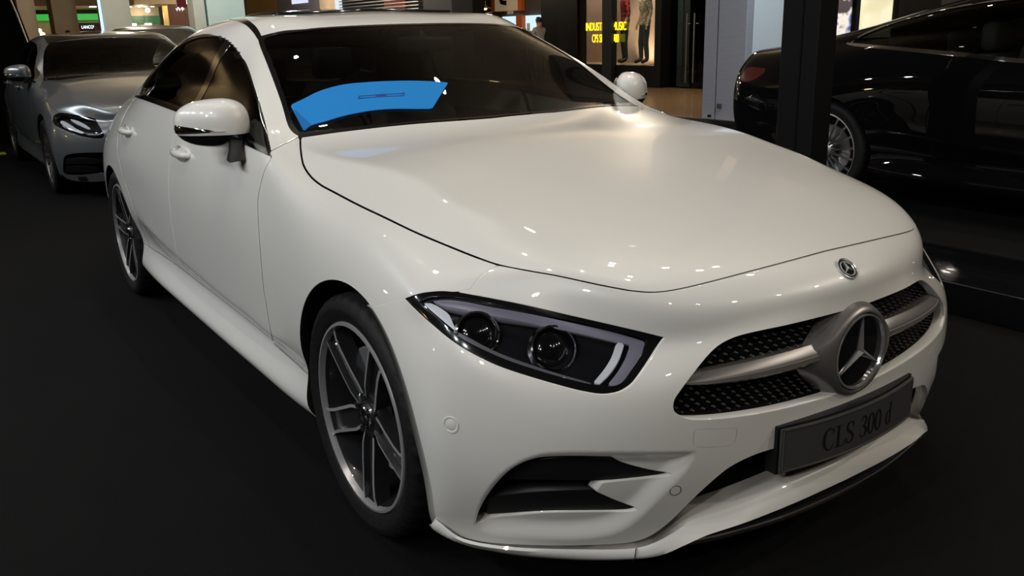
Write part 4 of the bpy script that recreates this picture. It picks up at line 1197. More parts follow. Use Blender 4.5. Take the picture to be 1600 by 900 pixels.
    if 'doors' in holes:
        d = rest.keep(lambda P: holes['doors'](P)-.9)
        split = holes['split']
        for nm, q in (('front_door', d.keep(lambda P: split(P)-.004)), ('rear_door', d.keep(lambda P: -split(P)-.004))):
            if len(q.Q) > 3:
                o = build_panel(nm, q, paintm, root, .014, flange_mat=M['void']); mirror_obj(o, root)
        rest = rest.keep(neg(holes['doors'], .9))
    build_panel('body_shell', rest, paintm, root, .016, mirror=True, flange_mat=M['void'])
    lin = S.keep(lambda P: .95-P[:, 2]).keep(lambda P: arch2(P)-.03)
    lin = lin.keep(lambda P: np.maximum(P[:, 0]+.75, .9-P[:, 2]))
    for k in ('lamp', 'intake', 'grille'):
        if k in holes: lin = lin.keep(neg(holes[k], -3))
    build_panel('inner_structure', lin, M['void'], root, 0, mirror=True, offset=-.035)
    wheels_and_wells(root, style, base)
    cabin(root, seats, **cab)
    if mirror_at:
        for s in (-1, 1): wing_mirror(root, paintm, s, **mirror_at)
    for s in (-1, 1):
        for (hx, hy, hz) in polys_extra.get('handles', []): door_handle(root, hx, hy, hz, .22, paintm, s)
    return root
# ---- silver saloon with a dark roof, parked behind
def def_saloon(P):
    Q = P.copy()
    z = P[:, 2]
    Q[:, 1] = P[:, 1]*.985
    Q[:, 2] = np.where(z > .9, .9+(z-.9)*1.0, z)
    return Q
WIND3D = None
E_OFF = (-6.95, .14, 0.0)
e_wind = outline([(68,126),(100,125),(140,123),(180,121),(225,118),(300,112)], [(300,112),(276,75),(258,61)], [(258,61),(236,57.5),(200,57.5),(156,59),(110,62.5),(76,67)], [(76,67),(69,80),(67,100),(68,126)])
e_lamp = outline([(81.5,183),(86,178.5),(93,176),(104,177),(115,179),(137,182.5),(148.7,185.6)], [(148.7,185.6),(155.6,198),(163,211)], [(163,211),(160,215.5),(146,216),(124.5,212),(102.7,204),(87,196.5),(82,190),(81.5,183)])
e_lampin = outline([(84,184),(89,180),(95,178.5),(115,181.5),(146,188)], [(146,188),(153,199),(158.5,210)], [(158.5,210),(146,213),(124.5,209),(104,201.5),(90,194.5),(84,184)])
e_bar = outline([(92,190),(96,187),(108,193),(118,200),(130,206)], [(130,206),(127,208.5)], [(127,208.5),(112,203),(100,196),(92,190)])
e_bar2 = outline([(108,184),(120,187),(132,193),(140,199)], [(140,199),(137,200.5)], [(137,200.5),(126,195),(116,190),(108,184)])
e_intake = outline([(99,250),(101,244.5),(108,241),(124.5,239),(145,238.3),(175,238)], [(175,238),(185,250),(185,272)], [(185,272),(163,270.5),(140,272.5),(124.5,274),(108,273.5),(101,271),(98.5,264),(99,250)])
e_fin = outline([(103,249),(130,247),(152,249),(163,252)], [(163,252),(150,256),(130,257),(103,257)], [(103,257),(103,249)])
e_fin2 = outline([(102,261),(130,260),(150,262),(158,266)], [(158,266),(145,269),(130,270),(103,270)], [(103,270),(102,261)])
e_hood = outline([(68,127),(62,138),(62,145),(73,158),(82.5,168.5),(93,176.5)], [(93,176.5),(115,179.5),(137,183),(150,186)], [(150,186),(200,190),(330,170),(330,112)], [(330,112),(225,118.5),(180,121.5),(140,123.5),(100,125.5),(68,127)])
e_low = outline([(100,276.5),(112,281.5),(130,284),(165,284.5),(240,284)], [(240,284),(240,330),(90,330),(96,272)], [(96,272),(100,276.5)])
SIDE_GLASS = [(-2.86, 1.045), (-2.62, 1.15), (-2.35, 1.245), (-2.05, 1.315), (-1.75, 1.335), (-1.48, 1.31), (-1.2, 1.215), (-.96, 1.10), (-.74, .995), (-1.2, 1.03), (-1.7, 1.055), (-2.3, 1.065)]
sg = side_poly(SIDE_GLASS)
def band_f(f, a, b): return lambda P: np.minimum(f(P)-a, b-f(P))
roof_f = lambda P: np.minimum(np.minimum(-1.20+.06*np.abs(P[:, 1])-.25*P[:, 1]**2-P[:, 0]-.03, P[:, 0]+2.75), np.minimum(.585+P[:, 1], P[:, 2]-1.2))*100
rear_f = lambda P: np.minimum(np.minimum(P[:, 0]+3.62, -2.80-P[:, 0]), np.minimum(.58+P[:, 1], P[:, 2]-1.04))*100
doors_f = side_poly([(-.62, .97), (-.55, .75), (-.60, .36), (-2.40, .36), (-2.52, .55), (-2.80, .74), (-2.93, .86), (-2.88, 1.02), (-2.3, 1.05), (-1.2, 1.015)], .7)
polys_extra = {'proj': [(.28, -.70, .645), (.45, -.60, .63)], 'handles': [(-1.5, .905, .90), (-2.5, .90, .91)]}
saloon = general_car(E_OFF, def_saloon, M['silver'], M['gloss_black'], {
    'wind': ins(e_wind, 0, xlo=-1.55, xhi=-.38, zlo=.95), 'lamp': ins(e_lamp, 0, xlo=-.2), 'lamp_in': ins(e_lampin, 0, xlo=-.2), 'lamp_bar': ins(e_bar, 0, xlo=-.2), 'lamp_bar2': ins(e_bar2, 0, xlo=-.2),
    'intake': ins(e_intake, 0, xlo=.15, zhi=.6), 'fin': ins(e_fin, 0, xlo=.15, zhi=.6), 'fin2': ins(e_fin2, 0, xlo=.15, zhi=.6), 'lowblack': ins(e_low, 0, xlo=.3, zhi=.4),
    'grille': GRILLE_F, 'hood': ins(e_hood, 0, xlo=-.75, zlo=.6), 'roof': roof_f, 'rear': rear_f, 'dlo': sg, 'pillar': lambda P: P[:, 0]+1.60-.3*(P[:, 2]-1.05), 'trim': band_f(sg, -3.2, 0),
    'doors': doors_f, 'split': lambda P: P[:, 0]+1.70}, 'silver saloon with a black roof parked behind the white car', 'multi', 4, M['glass'], M['leather'],
    mirror_at=dict(c=(-.80, .945, 1.055), foot=(-.74, .89, .96)))
# ---- pale car further back, only its roof shows
def def_tall(P):
    Q = P.copy(); z = P[:, 2]; Q[:, 2] = np.where(z > .6, .6+(z-.6)*1.17, z); return Q
sg2 = side_poly([(a, .6+(b-.6)*1.17) for a, b in SIDE_GLASS])
OFF = np.zeros(3)
wind2 = lambda P: np.minimum(np.minimum(-.52-.28*(P[:, 1]/.7)**2-P[:, 0], P[:, 0]+1.22+.16*(P[:, 1]/.6)**2), np.minimum(P[:, 2]-1.07, .70-.12*(-.6-P[:, 0])+P[:, 1]))*100
polys_extra = {'handles': []}
far_car = general_car((-13.2, 2.15, 0), def_tall, M['silver'], M['silver'], {'grille': GRILLE_F, 'lamp': LAMP_F, 'lamp_in': lambda P: LAMP_F(P)-4, 'wind': wind2, 'dlo': sg2, 'pillar': lambda P: P[:, 0]+1.6, 'trim': band_f(sg2, -3.2, 0), 'rear': lambda P: np.minimum(rear_f(P), (P[:, 2]-1.2)*100)},
    'pale silver car behind the other two, only its roof showing', 'multi', 0, M['glass'], M['leather'], level=3, mirror_at=dict(c=(-.80, .945, 1.12), foot=(-.74, .89, 1.03)))
# ---- black two-door coupe on the platform, tail to the left
C_OFF = (1.25, 4.19, .156)
def def_coupe(P):
    Q = P.copy(); z = P[:, 2]
    Q[:, 2] = np.where(z > .8, .8+(z-.8)*.86, z)
    return Q
c_dlo = outline([(1331,67.5),(1345,57),(1370,46),(1400,35),(1450,21),(1510,9),(1570,1),(1640,-5),(1720,-8),(1800,5),(1880,45),(1930,92)], [(1930,92),(1760,97),(1600,92),(1500,82),(1425,75.5),(1370,71),(1331,67.5)])
c_low = outline([(1320,67),(1331,67.5),(1370,71),(1425,75.5),(1500,82),(1600,92),(1760,97),(1930,92)], [(1930,92),(1930,100)], [(1930,100),(1760,104),(1600,98.5),(1500,88.5),(1425,81),(1370,76),(1330,71.5),(1320,67)])
c_tail = outline([(1157,126),(1160,117),(1166,108.5),(1172,105),(1185,106),(1196,107)], [(1196,107),(1194,113),(1187,119),(1178,124),(1166,128),(1157,126)])
OFF = np.array(C_OFF)
dl = ins(c_dlo, 0, wlo=.5, zlo=.85)
polys_extra = {'handles': [(-1.45, .905, .845)]}
coupe = general_car(C_OFF, def_coupe, M['black_paint'], M['black_paint'], {'dlo': dl, 'pillar': lambda P: P[:, 0]+1.70, 'trim': lambda P: np.minimum(np.minimum(dl(P)+1.6, -dl(P)), -ins(c_low, 0)(P)), 'trim_low': ins(c_low, 0, wlo=.5, zlo=.8),
    'tail': ins(c_tail, 0, xhi=-3.2, wlo=.62, zlo=.5), 'rear': lambda P: np.minimum(rear_f(P), (P[:, 2]-.99)*100), 'wind': lambda P: np.minimum(np.minimum(-.54-.28*(P[:, 1]/.7)**2-P[:, 0], P[:, 0]+1.24+.16*(P[:, 1]/.6)**2), np.minimum(P[:, 2]-.985, .70+P[:, 1]))*100,
    'doors': side_poly([(-.62, .95), (-.55, .75), (-.60, .36), (-2.15, .36), (-2.2, .6), (-2.15, .80), (-2.1, .96), (-1.2, .975)], .7), 'split': lambda P: P[:, 0]+3.5},
    'black two-door coupe on the low platform behind the post', 'multi', 0, M['side_glass'], M['cream_leather'], mirror_at=dict(c=(-.85, .945, 1.0), foot=(-.80, .89, .92)), cab=dict(zoff=-.09, rear=-2.35))
OFF = np.zeros(3)
# ------------------------------------------------------------------ the mall around the stand
def tile_mat(name, c1, c2, size, rough):
    m = mat(name, c1, rough, coat=.3)
    nt = m.node_tree; b = nt.nodes['Principled BSDF']; tc = nt.nodes.new('ShaderNodeTexCoord'); br = nt.nodes.new('ShaderNodeTexBrick')
    br.inputs['Scale'].default_value = 1/size; br.inputs['Color1'].default_value = (*c1, 1); br.inputs['Color2'].default_value = (*c2, 1); br.inputs['Mortar'].default_value = (c1[0]*.6, c1[1]*.6, c1[2]*.6, 1)
    br.inputs['Mortar Size'].default_value = .006; br.offset = 0; br.inputs['Brick Width'].default_value = 1; br.inputs['Row Height'].default_value = 1
    nt.links.new(tc.outputs['Object'], br.inputs['Vector']); nt.links.new(br.outputs['Color'], b.inputs['Base Color'])
    return m
M['tile'] = tile_mat('beige_floor_tile', (.25, .155, .08), (.27, .17, .09), .8, .25)
M['carpet'] = noise_mat('black_carpet', (.0062, .0062, .0066), (.0105, .0105, .0112), 420, .95, bump=.6, detail=6)
M['beige_col'] = noise_mat('beige_stone', (.40, .30, .19), (.44, .33, .21), 3, .5)
M['pale_col'] = noise_mat('pale_plaster', (.50, .53, .50), (.54, .57, .54), 3, .5)
M['teal_col'] = noise_mat('pale_teal_plaster', (.52, .68, .70), (.55, .71, .73), 3, .5)
M['grey_col'] = noise_mat('grey_laminate', (.33, .33, .38), (.36, .36, .41), 6, .45, stretch=(1, 1, 8))
M['black_panel'] = mat('black_shopfront', (.005, .005, .0055), .5, spec=.12)
M['ceil'] = noise_mat('ceiling_plaster', (.38, .32, .24), (.42, .35, .27), 2, .8)
M['beige_wall'] = noise_mat('beige_wall', (.45, .34, .24), (.50, .38, .27), 3, .7)
M['wood'] = noise_mat('brown_wood', (.10, .03, .012), (.15, .05, .02), 9, .5, stretch=(1, 1, 12))
M['gold'] = mat('gold_frame', (.55, .36, .12), .35, .7)
M['green'] = emis('green_sign', (.02, .45, .05), .9)
M['white_sign'] = emis('white_lit_sign', (.85, .95, 1.0), 2.2)
M['blue_lit'] = emis('blue_light_edge', (.5, .7, 1.0), 1.6)
M['lit_window'] = emis('lit_menu_board', (.62, .85, .95), 1.1)
M['yellow_neon'] = emis('yellow_neon', (1.0, .78, .01), 1.4)
M['warm_bulb'] = emis('warm_bulb', (1.0, .78, .4), 7)
M['lamp_disc'] = emis('downlight_lens', (1.0, .88, .7), 9)
M['orange'] = mat('orange_frame', (.62, .12, .02), .5)
M['paper'] = mat('paper', (.7, .66, .55), .7)
M['red'] = mat('red_sign', (.28, .01, .02), .5)
M['clear'] = glass_mat('shop_glass', (.92, .95, .94))
M['skin'] = mat('skin', (.42, .24, .16), .5); M['hair'] = mat('black_hair', (.008, .007, .007), .5)
M['mann_skin'] = mat('mannequin_skin', (.52, .36, .26), .4)
M['jeans'] = noise_mat('black_denim', (.012, .016, .022), (.022, .028, .036), 60, .85)
M['lime'] = mat('lime_mat', (.42, .50, .02), .6)
M['alu'] = mat('brushed_steel', (.5, .5, .5), .3, 1.0)
M['carpet'].node_tree.nodes['Principled BSDF'].inputs['Specular IOR Level'].default_value = .08
# shell
mb = MB(); mb.box((-42, -14, -.06), (8, 16, -.008)); tag(mb.build('floor', M['tile']), kind='structure')
mb = MB(); mb.box((-42, -14, CEIL), (8, 16, CEIL+.2)); tag(mb.build('ceiling', M['ceil']), kind='structure')
mb = MB(); mb.box((-42.2, -14, -.06), (-42, 16, CEIL+.2)); tag(mb.build('wall_far', M['beige_wall']), kind='structure')
mb = MB(); mb.box((-42, -14.2, -.06), (8, -14, CEIL+.2)); tag(mb.build('wall_left', mat('dark_wall', (.05, .045, .04), .7)), kind='structure')
mb = MB(); mb.box((-42, 14.0, -.06), (8, 14.2, CEIL+.2)); tag(mb.build('wall_right', M['black_panel']), kind='structure')
mb = MB(); mb.box((8, -14, -.06), (8.2, 14, CEIL+.2)); tag(mb.build('wall_near', mat('near_wall', (.12, .10, .08), .7)), kind='structure')
mb = MB(); mb.box((-14.5, -8, -.008), (7.5, 7.88, -.0005)); tag(mb.build('carpet', M['carpet']), 'black exhibition carpet under the parked cars', 'carpet')
# low platform with a gloss black border
pf = empty('platform', (-1.0, 2.1, 0)); tag(pf, 'low black platform carrying the black coupe', 'platform')
mb = MB(); mb.box((-3.6, .62, 0), (8.3, 4.6, .155)); mb.build('deck', M['carpet'], pf)
mb = MB(); mb.box((-3.6, 0, 0), (8.3, .615, .150)); mb.build('border', M['gloss_black'], pf, bevel=.004)
# square black post on the platform
po = empty('post', (-1.23, 2.47, .151)); tag(po, 'square black post rising in front of the black coupe tail', 'post')
mb = MB(); mb.box((-.125, -.07, 0), (.125, .09, CEIL-.16)); mb.build('shaft', M['black_panel'], po, bevel=.008)
mb = MB(); mb.box((.012, -.074, .02), (.022, -.068, CEIL-.2)); mb.build('corner_groove', M['void'], po)
# black leaning display board at far left
bl = empty('display_board', (-12.0, -1.1, 0.006)); tag(bl, 'tall black board leaning at the far left edge behind the silver saloon', 'board')
mb = MB(); mb.add([(-.05, -1.3, 0), (-.05, 1.18, 0), (-.05, .86, 1.7), (-.05, .50, 3.2), (-.05, -1.3, 3.2), (.05, -1.3, 0), (.05, 1.18, 0), (.05, .86, 1.7), (.05, .50, 3.2), (.05, -1.3, 3.2)],
                  [(0, 1, 2, 3, 4), (9, 8, 7, 6, 5), (0, 5, 6, 1), (1, 6, 7, 2), (2, 7, 8, 3), (3, 8, 9, 4), (4, 9, 5, 0)])
mb.build('panel', M['black_panel'], bl)
mb = MB(); mb.tube([(.06, 1.14, 0), (.06, .82, 1.7), (.06, .46, 3.2)], .018, 6); mb.build('edge_rail', M['alu'], bl)
mb = MB(); mb.box((-.12, -.55, 0), (.12, .55, .012)); lm = mb.build('floor_mat', M['lime'], None, bevel=.003); lm.location = (-10.7, -1.36, 0); tag(lm, 'lime yellow strip lying on the carpet beside the silver saloon', 'mat')
# columns
def column(name, x0, x1, y0, y1, m, label, h=CEIL-.0):
    o = empty(name, ((x0+x1)/2, (y0+y1)/2, -.008)); tag(o, label, 'column')
    mb = MB(); mb.box((x0-(x0+x1)/2, y0-(y0+y1)/2, 0), (x1-(x0+x1)/2, y1-(y0+y1)/2, h)); mb.build('shaft', m, o, bevel=.01)
    return o
gc = column('column', -7.24, -6.46, 7.95, 8.09, M['grey_col'], 'grey panelled column with a socket near its foot')
mb = MB(); mb.box((-.13, -.073, 0), (-.122, -.066, CEIL)); mb.build('panel_joint', M['void'], gc)
mb = MB(); mb.box((-.09, -.084, .17), (.0, -.066, .235)); mb.box((-.082, -.086, .178), (-.05, -.083, .227)); mb.box((-.042, -.086, .178), (-.01, -.083, .227)); mb.build('wall_socket', M['satin_silver'], gc)
mb = MB(); mb.box((-.26, -.084, .035), (-.20, -.066, .065)); mb.build('floor_socket', M['void'], gc)
M['panel_white'] = noise_mat('white_panel', (.66, .72, .76), (.70, .76, .80), 2, .5)
column('column', -7.20, -6.47, 8.10, 8.95, M['panel_white'], 'bright white column just left of the black post')
column('column', -24.6, -24.0, 1.05, 1.45, M['beige_col'], 'narrow beige column beside the leaning black board')
column('column', -26.8, -26.0, 2.10, 2.72, M['beige_col'], 'wide beige column left of the lit cosmetics counter')
pc = column('column', -22.7, -22.0, 2.66, 3.30, M['pale_col'], 'pale grey column with a blue lit edge')
mb = MB(); mb.box((.30, -.40, 0), (.36, -.345, CEIL)); mb.build('lit_edge', M['blue_lit'], pc)
column('column', -20.5, -20.0, 4.28, 4.55, M['pale_col'], 'slim grey column touching the pale teal column')
column('column', -20.8, -20.0, 4.60, 5.50, M['teal_col'], 'pale teal column above the white car roof')
# ---- far shops
def block(name, label, cat, lo, hi, m, group=None):
    c = [(lo[i]+hi[i])/2 for i in range(2)]+[lo[2]]
    mb = MB(); mb.box([lo[i]-c[i] for i in range(3)], [hi[i]-c[i] for i in range(3)]); o = mb.build(name, m); o.location = c
    return tag(o, label, cat, group)
def rotM(loc, axis):  # text facing +x or -y
    if axis == 'x': return Matrix(((0, 0, 1, loc[0]), (1, 0, 0, loc[1]), (0, 1, 0, loc[2]), (0, 0, 0, 1)))
    return Matrix(((1, 0, 0, loc[0]), (0, 0, -1, loc[1]), (0, 1, 0, loc[2]), (0, 0, 0, 1)))
# cosmetics shop (behind the beige columns)
sh = empty('shop', (-34, 3.6, 0)); tag(sh, 'cosmetics shop with green fascia between beige and pale columns', 'shop')
mb = MB(); mb.box((-.6, -2.2, 0), (-.4, 1.5, 3.4)); mb.build('back_wall', M['beige_wall'], sh)
mb = MB(); mb.box((-.1, -2.2, 2.06), (0, 1.4, 2.28)); mb.build('green_fascia', M['green'], sh)
mb = MB(); mb.box((-.1, -2.2, 2.28), (0, 1.4, 2.42)); mb.build('black_fascia', M['black_panel'], sh)
mb = MB(); mb.box((-.4, -2.2, 2.42), (4, 1.5, 2.9)); mb.build('bulkhead', M['beige_col'], sh)
mb = MB(); mb.box((.6, .10, 0), (1.0, 1.15, 1.95)); k = mb.build('display_counter', M['black_panel'], sh)
text_mesh('LANCOME', .15, M['white_sign'], 'sign_lettering', k, rotM((1.01, .58, 1.80), 'x'), .004, .75)
mb = MB(); mb.box((1.0, .25, 1.45), (1.02, .9, 1.66)); mb.build('lit_poster', mat('poster_pink', (.6, .35, .3), .5, emit=(.8, .55, .5), estr=.5), k)
for i, (y, z, r) in enumerate([(-.02, 1.78, .055), (.0, 1.60, .06), (-1.0, 1.72, .07), (-.92, 1.60, .07)]):
    mb = MB(); mb.lathe([(.0, -r), (r*.7, -r*.7), (r, 0), (r*.7, r*.7), (.0, r)], 12, (.9, y, z), 'z'); mb.cyl((.9, y, z-r), (.9, y, z-r-.3), .008, n=6); mb.build('globe_lamp', M['warm_bulb'], sh, smooth=True)
for j, (y, z) in enumerate([(.45, 2.86), (.80, 2.90)]):
    mb = MB(); mb.cyl((3.2, y, 2.415), (3.2, y, 2.405), .16, n=16); mb.build('downlight', M['lamp_disc'], sh)
# glazed shop
gs = empty('shop', (-33.5, 6.3, 0)); tag(gs, 'glazed shop with green glow beside a gold frame', 'shop')
mb = MB(); mb.box((-1.6, -.6, 0), (-1.4, .75, 3.2)); mb.build('back_wall', M['beige_wall'], gs)
mb = MB(); mb.box((-1.38, -.6, 1.9), (-1.36, .75, 2.2)); mb.build('green_band', emis('green_glow', (.05, .22, .08), .7), gs)
mb = MB(); mb.box((0, -.6, 0), (.02, .6, 2.52)); mb.build('glass_pane', M['clear'], gs)
mb = MB(); mb.box((-.05, .56, 0), (.08, .72, 3.0)); mb.build('gold_post', M['gold'], gs)
mb = MB(); mb.box((-1.5, -.7, 2.52), (1.4, .74, 3.0)); mb.build('bulkhead', M['beige_col'], gs)
for y in (-.35, .2):
    mb = MB(); mb.box((-1.0, y-.12, 1.84), (-.95, y+.12, 1.92)); mb.build('lit_shelf', M['warm_bulb'], gs)
for y, z in ((-.45, 2.5), (-.1, 2.5), (.1, 2.5), (.35, 2.5)):
    mb = MB(); mb.cyl((-.6, y, 2.51), (-.6, y, 2.50), .07, n=12); mb.build('downlight', M['lamp_disc'], gs)
mb = MB(); mb.cyl((.05, .02, 2.36), (.03, .02, 2.36), .09, n=16); mb.build('round_sign', M['white_sign'], gs)
# wooden shop panel with white logo
wp = empty('shop', (-33.6, 7.6, 0)); tag(wp, 'dark wood shop panel with a small white sign', 'shop')
mb = MB(); mb.box((-.1, -.55, 0), (0, .62, 2.7)); mb.build('wood_panel', M['wood'], wp)
mb = MB()
for (a, b) in (((-.20, 2.62), (-.13, 2.44)), ((-.09, 2.62), (-.16, 2.44)), ((-.05, 2.62), (.02, 2.44)), ((.06, 2.62), (-.01, 2.44))): mb.tube([(.02, a[0], a[1]), (.02, b[0], b[1])], .022, 6)
for yy in (-.2, -.1, 0, .08): mb.tube([(.02, yy-.03, 2.41), (.02, yy+.03, 2.41), (.02, yy, 2.33)], .016, 6, closed=True)
tag(mb.build('white_logo', M['white_sign'], wp), kind='stuff')
mb = MB(); mb.box((-.1, .62, 0), (0, 1.1, 2.8)); mb.build('dark_bay', M['black_panel'], wp)
ds = empty('direction_sign', (-26, 5.62, 0)); tag(ds, 'red hanging direction sign with a white numeral', 'sign')
mb = MB(); mb.box((-.04, -.16, 2.22), (.04, .34, 2.62)); pn = mb.build('sign_panel', M['red'], ds, bevel=.005)
text_mesh('1', .26, M['white_sign'], 'numeral', pn, rotM((.045, .13, 2.38), 'x'), .003)
mb = MB(); mb.cyl((0, .06, 0), (0, .06, 2.3), .022, n=8); mb.build('pole', M['beige_col'], ds)
mb = MB(); mb.box((-.02, .26, 2.10), (.03, .36, 2.20)); mb.build('blue_pictogram', M['blue_lit'], ds)
# ---- facade along the right (plane y = 12.2)
Y = 12.2
block('shop_wall', 'golden stone wall strip at the far end of the facade', 'wall', (-40, Y, 0), (-36, Y+.3, CEIL), M['gold'])
gp = block('shop_wall', 'grey shop wall with a small bright screen above the white car roof', 'wall', (-36, Y, 0), (-31.4, Y+.3, CEIL), mat('grey_violet', (.13, .13, .15), .6))
mb = MB(); mb.box((-34.2+33.7, -.19, 2.56), (-32.5+33.7, -.16, 3.4)); mb.build('bright_screen', emis('screen', (.75, .8, 1.0), 1.0), gp)
block('shop_wall', 'marble shop pier beside a slatted black shutter', 'wall', (-31.4, Y, 0), (-29.9, Y+.3, CEIL), noise_mat('marble', (.45, .34, .22), (.62, .50, .34), 1.5, .3))
block('light_strip', 'thin white lit strip beside the slatted shutter', 'light', (-29.9, Y-.02, 0), (-29.6, Y+.3, CEIL), emis('strip', (.8, .9, 1), .9))
sl = empty('shutter', (-26.4, Y, 0)); tag(sl, 'black slatted shop shutter above the white car roof', 'shutter')
mb = MB(); mb.box((-3.18, .12, 0), (3.18, .3, CEIL-.01)); mb.build('backing', M['black_panel'], sl)
for i in range(9):
    z = 1.72+.105*i; mb = MB(); mb.box((-3.15, -.01, z), (2.9, .04, z+.028)); mb.build('slat', M['alu'], sl)
mb = MB(); mb.box((.3, .10, 1.7), (1.8, .119, 2.6)); mb.build('red_display', emis('dim_red', (.25, .03, .02), .5), sl)
block('shop_wall', 'dark grey panel between the shutter and the snack bar', 'wall', (-23.2, Y, 0), (-21.3, Y+.3, CEIL), mat('slate', (.055, .06, .068), .5))
block('shop_wall', 'black pier left of the snack bar', 'wall', (-21.3, Y-.1, 0), (-20.15, Y+.3, CEIL), M['black_panel'])
cf = empty('snack_bar', (-19.35, Y+.9, 0)); tag(cf, 'snack bar with orange framed poster and pendant lamps', 'shop')
mb = MB(); mb.box((-2.4, .5, 0), (1.8, .7, CEIL)); mb.build('back_wall', mat('cafe_wall', (.06, .05, .042), .7), cf)
mb = MB(); mb.box((-1.9, .36, 1.84), (-.32, .48, 2.9)); f = mb.build('poster_frame', M['orange'], cf)
mb = MB(); mb.box((-1.68, .34, 1.86), (-.50, .359, 2.88)); mb.build('poster_sheet', mat('poster_tan', (.50, .38, .24), .6, emit=(.5, .38, .24), estr=.25), f)
mb = MB(); mb.tube([(-1.42, .33, 2.8), (-1.40, .33, 2.35), (-1.25, .33, 2.1), (-1.05, .33, 2.08)], .07, 8); mb.build('poster_drawing', M['black_panel'], f)
mb = MB(); mb.box((-.52, .30, 1.0), (-.22, .45, 1.72)); mb.build('orange_pier', M['orange'], cf)
for nm, x0, x1 in (('lit_board', -1.35, -.55), ('lit_board', -.15, .70)):
    mb = MB(); mb.box((x0, .38, 1.25), (x1, .45, 1.70)); mb.build(nm, M['lit_window'], cf)
for tx, x in (('MAY C', -2.0), ('SHEER', -.85)): text_mesh(tx, .13, mat('dim_letter', (.35, .3, .25), .6, emit=(.5, .42, .35), estr=.35), 'lettering', cf, rotM((x, .33, 1.80), 'y'), .003, .9)
for x, yy in ((-.85, -.4), (.0, -.4)):
    mb = MB(); mb.cyl((x-1.05, yy, 2.03), (x-1.05, yy, CEIL), .006, n=5)
    mb.lathe([(.02, 2.03), (.05, 1.99), (.17, 1.945), (.175, 1.935)], 20, (x-1.05, yy, 0), 'z', 0)
    mb.lathe([(.0, 1.885), (.035, 1.90), (.045, 1.925), (.03, 1.955)], 14, (x-1.05, yy, 0), 'z', 1)
    pl_ = mb.build('pendant_lamp', [M['gold'], M['warm_bulb']], cf, smooth=True)
block('counter', 'dark snack bar counter under the lit boards', 'counter', (-20.1, Y+.1, 0), (-17.75, Y+.5, 1.1), M['black_panel'])
# fashion shop with the neon lettering
fs = empty('shop', (-14.0, Y, 0)); tag(fs, 'dark fashion shopfront with yellow neon lettering and a lit display window', 'shop')
mb = MB(); mb.box((-3.0, 0, 0), (-1.52, .3, CEIL)); mb.build('left_pier', M['black_panel'], fs)
mb = MB(); mb.box((-1.52, .0, 0), (1.22, .3, .46)); mb.build('plinth', M['black_panel'], fs)
mb = MB(); mb.box((-3.6, .31, .44), (1.22, 1.25, .46)); mb.build('window_deck', M['beige_wall'], fs)
M['window_wall'] = noise_mat('window_back', (.50, .36, .30), (.56, .41, .33), 4, .7)
mb = MB(); mb.box((-3.6, 1.25, .46), (1.22, 1.35, CEIL-.01)); mb.build('window_back', M['window_wall'], fs)
mb = MB(); mb.box((-1.52, .06, .48), (1.22, .075, 3.2)); mb.build('window_pane', M['clear'], fs)
mb = MB(); mb.box((-.43, -.12, 0), (-.10, .05, CEIL)); mb.build('mullion', mat('mullion', (.012, .0125, .014), .45, spec=.25), fs)
mb = MB(); mb.box((1.22, 0, 0), (1.42, 1.3, CEIL)); mb.build('right_jamb', M['black_panel'], fs)
mb = MB(); mb.box((-1.62, .02, .3), (-1.52, .1, CEIL)); mb.build('wood_edge', M['wood'], fs)
text_mesh('INDUSTRIAL MUSIC', .27, M['yellow_neon'], 'neon_lettering', fs, rotM((-.41, -.03, 1.33), 'y') @ Matrix.Diagonal((1, 1, 1, 1)), .008, .62)
text_mesh('CPS SINCE 1980', .27, M['yellow_neon'], 'neon_lettering', fs, rotM((-.42, -.03, 1.06), 'y'), .008, .52)
for z in (1.60, 1.20):
    mb = MB(); mb.cyl((-1.46, .9, z), (-1.36, .9, z-.04), .035, .05, n=12); mb.build('display_lamp', M['black_panel'], fs, smooth=True)
# shop entrance
en = empty('shop_entrance', (-11.88, Y+.25, 0)); tag(en, 'dark glazed shop entrance with two long steel pull handles', 'door')
for i, (x0, x1) in enumerate(((-.66, -.02), (.02, .66))):
    mb = MB(); mb.box((x0, 0, .02), (x1, .015, 2.7)); dl_ = mb.build('door_leaf', M['tint_glass'], en)
    hx = -.10 if i == 0 else .12
    mb = MB(); mb.cyl((hx, -.07, .12), (hx, -.07, 1.56), .017, n=10)
    for z in (.35, 1.35): mb.cyl((hx, -.07, z), (hx, 0, z), .01, n=8)
    mb.build('pull_handle', M['alu'], dl_, smooth=True)
mb = MB(); mb.box((-.68, -.05, 2.7), (.68, .1, CEIL-.01)); mb.build('lintel', M['black_panel'], en)
block('shop_wall', 'black shop wall right of the entrance behind the columns', 'wall', (-11.1, Y, 0), (-8.65, Y+.3, CEIL), M['black_panel'])
block('shop_wall', 'dark blue-grey panel beside the lit posters', 'wall', (-8.62, Y, 0), (-8.15, Y+.3, CEIL), mat('blue_grey', (.05, .07, .10), .5))
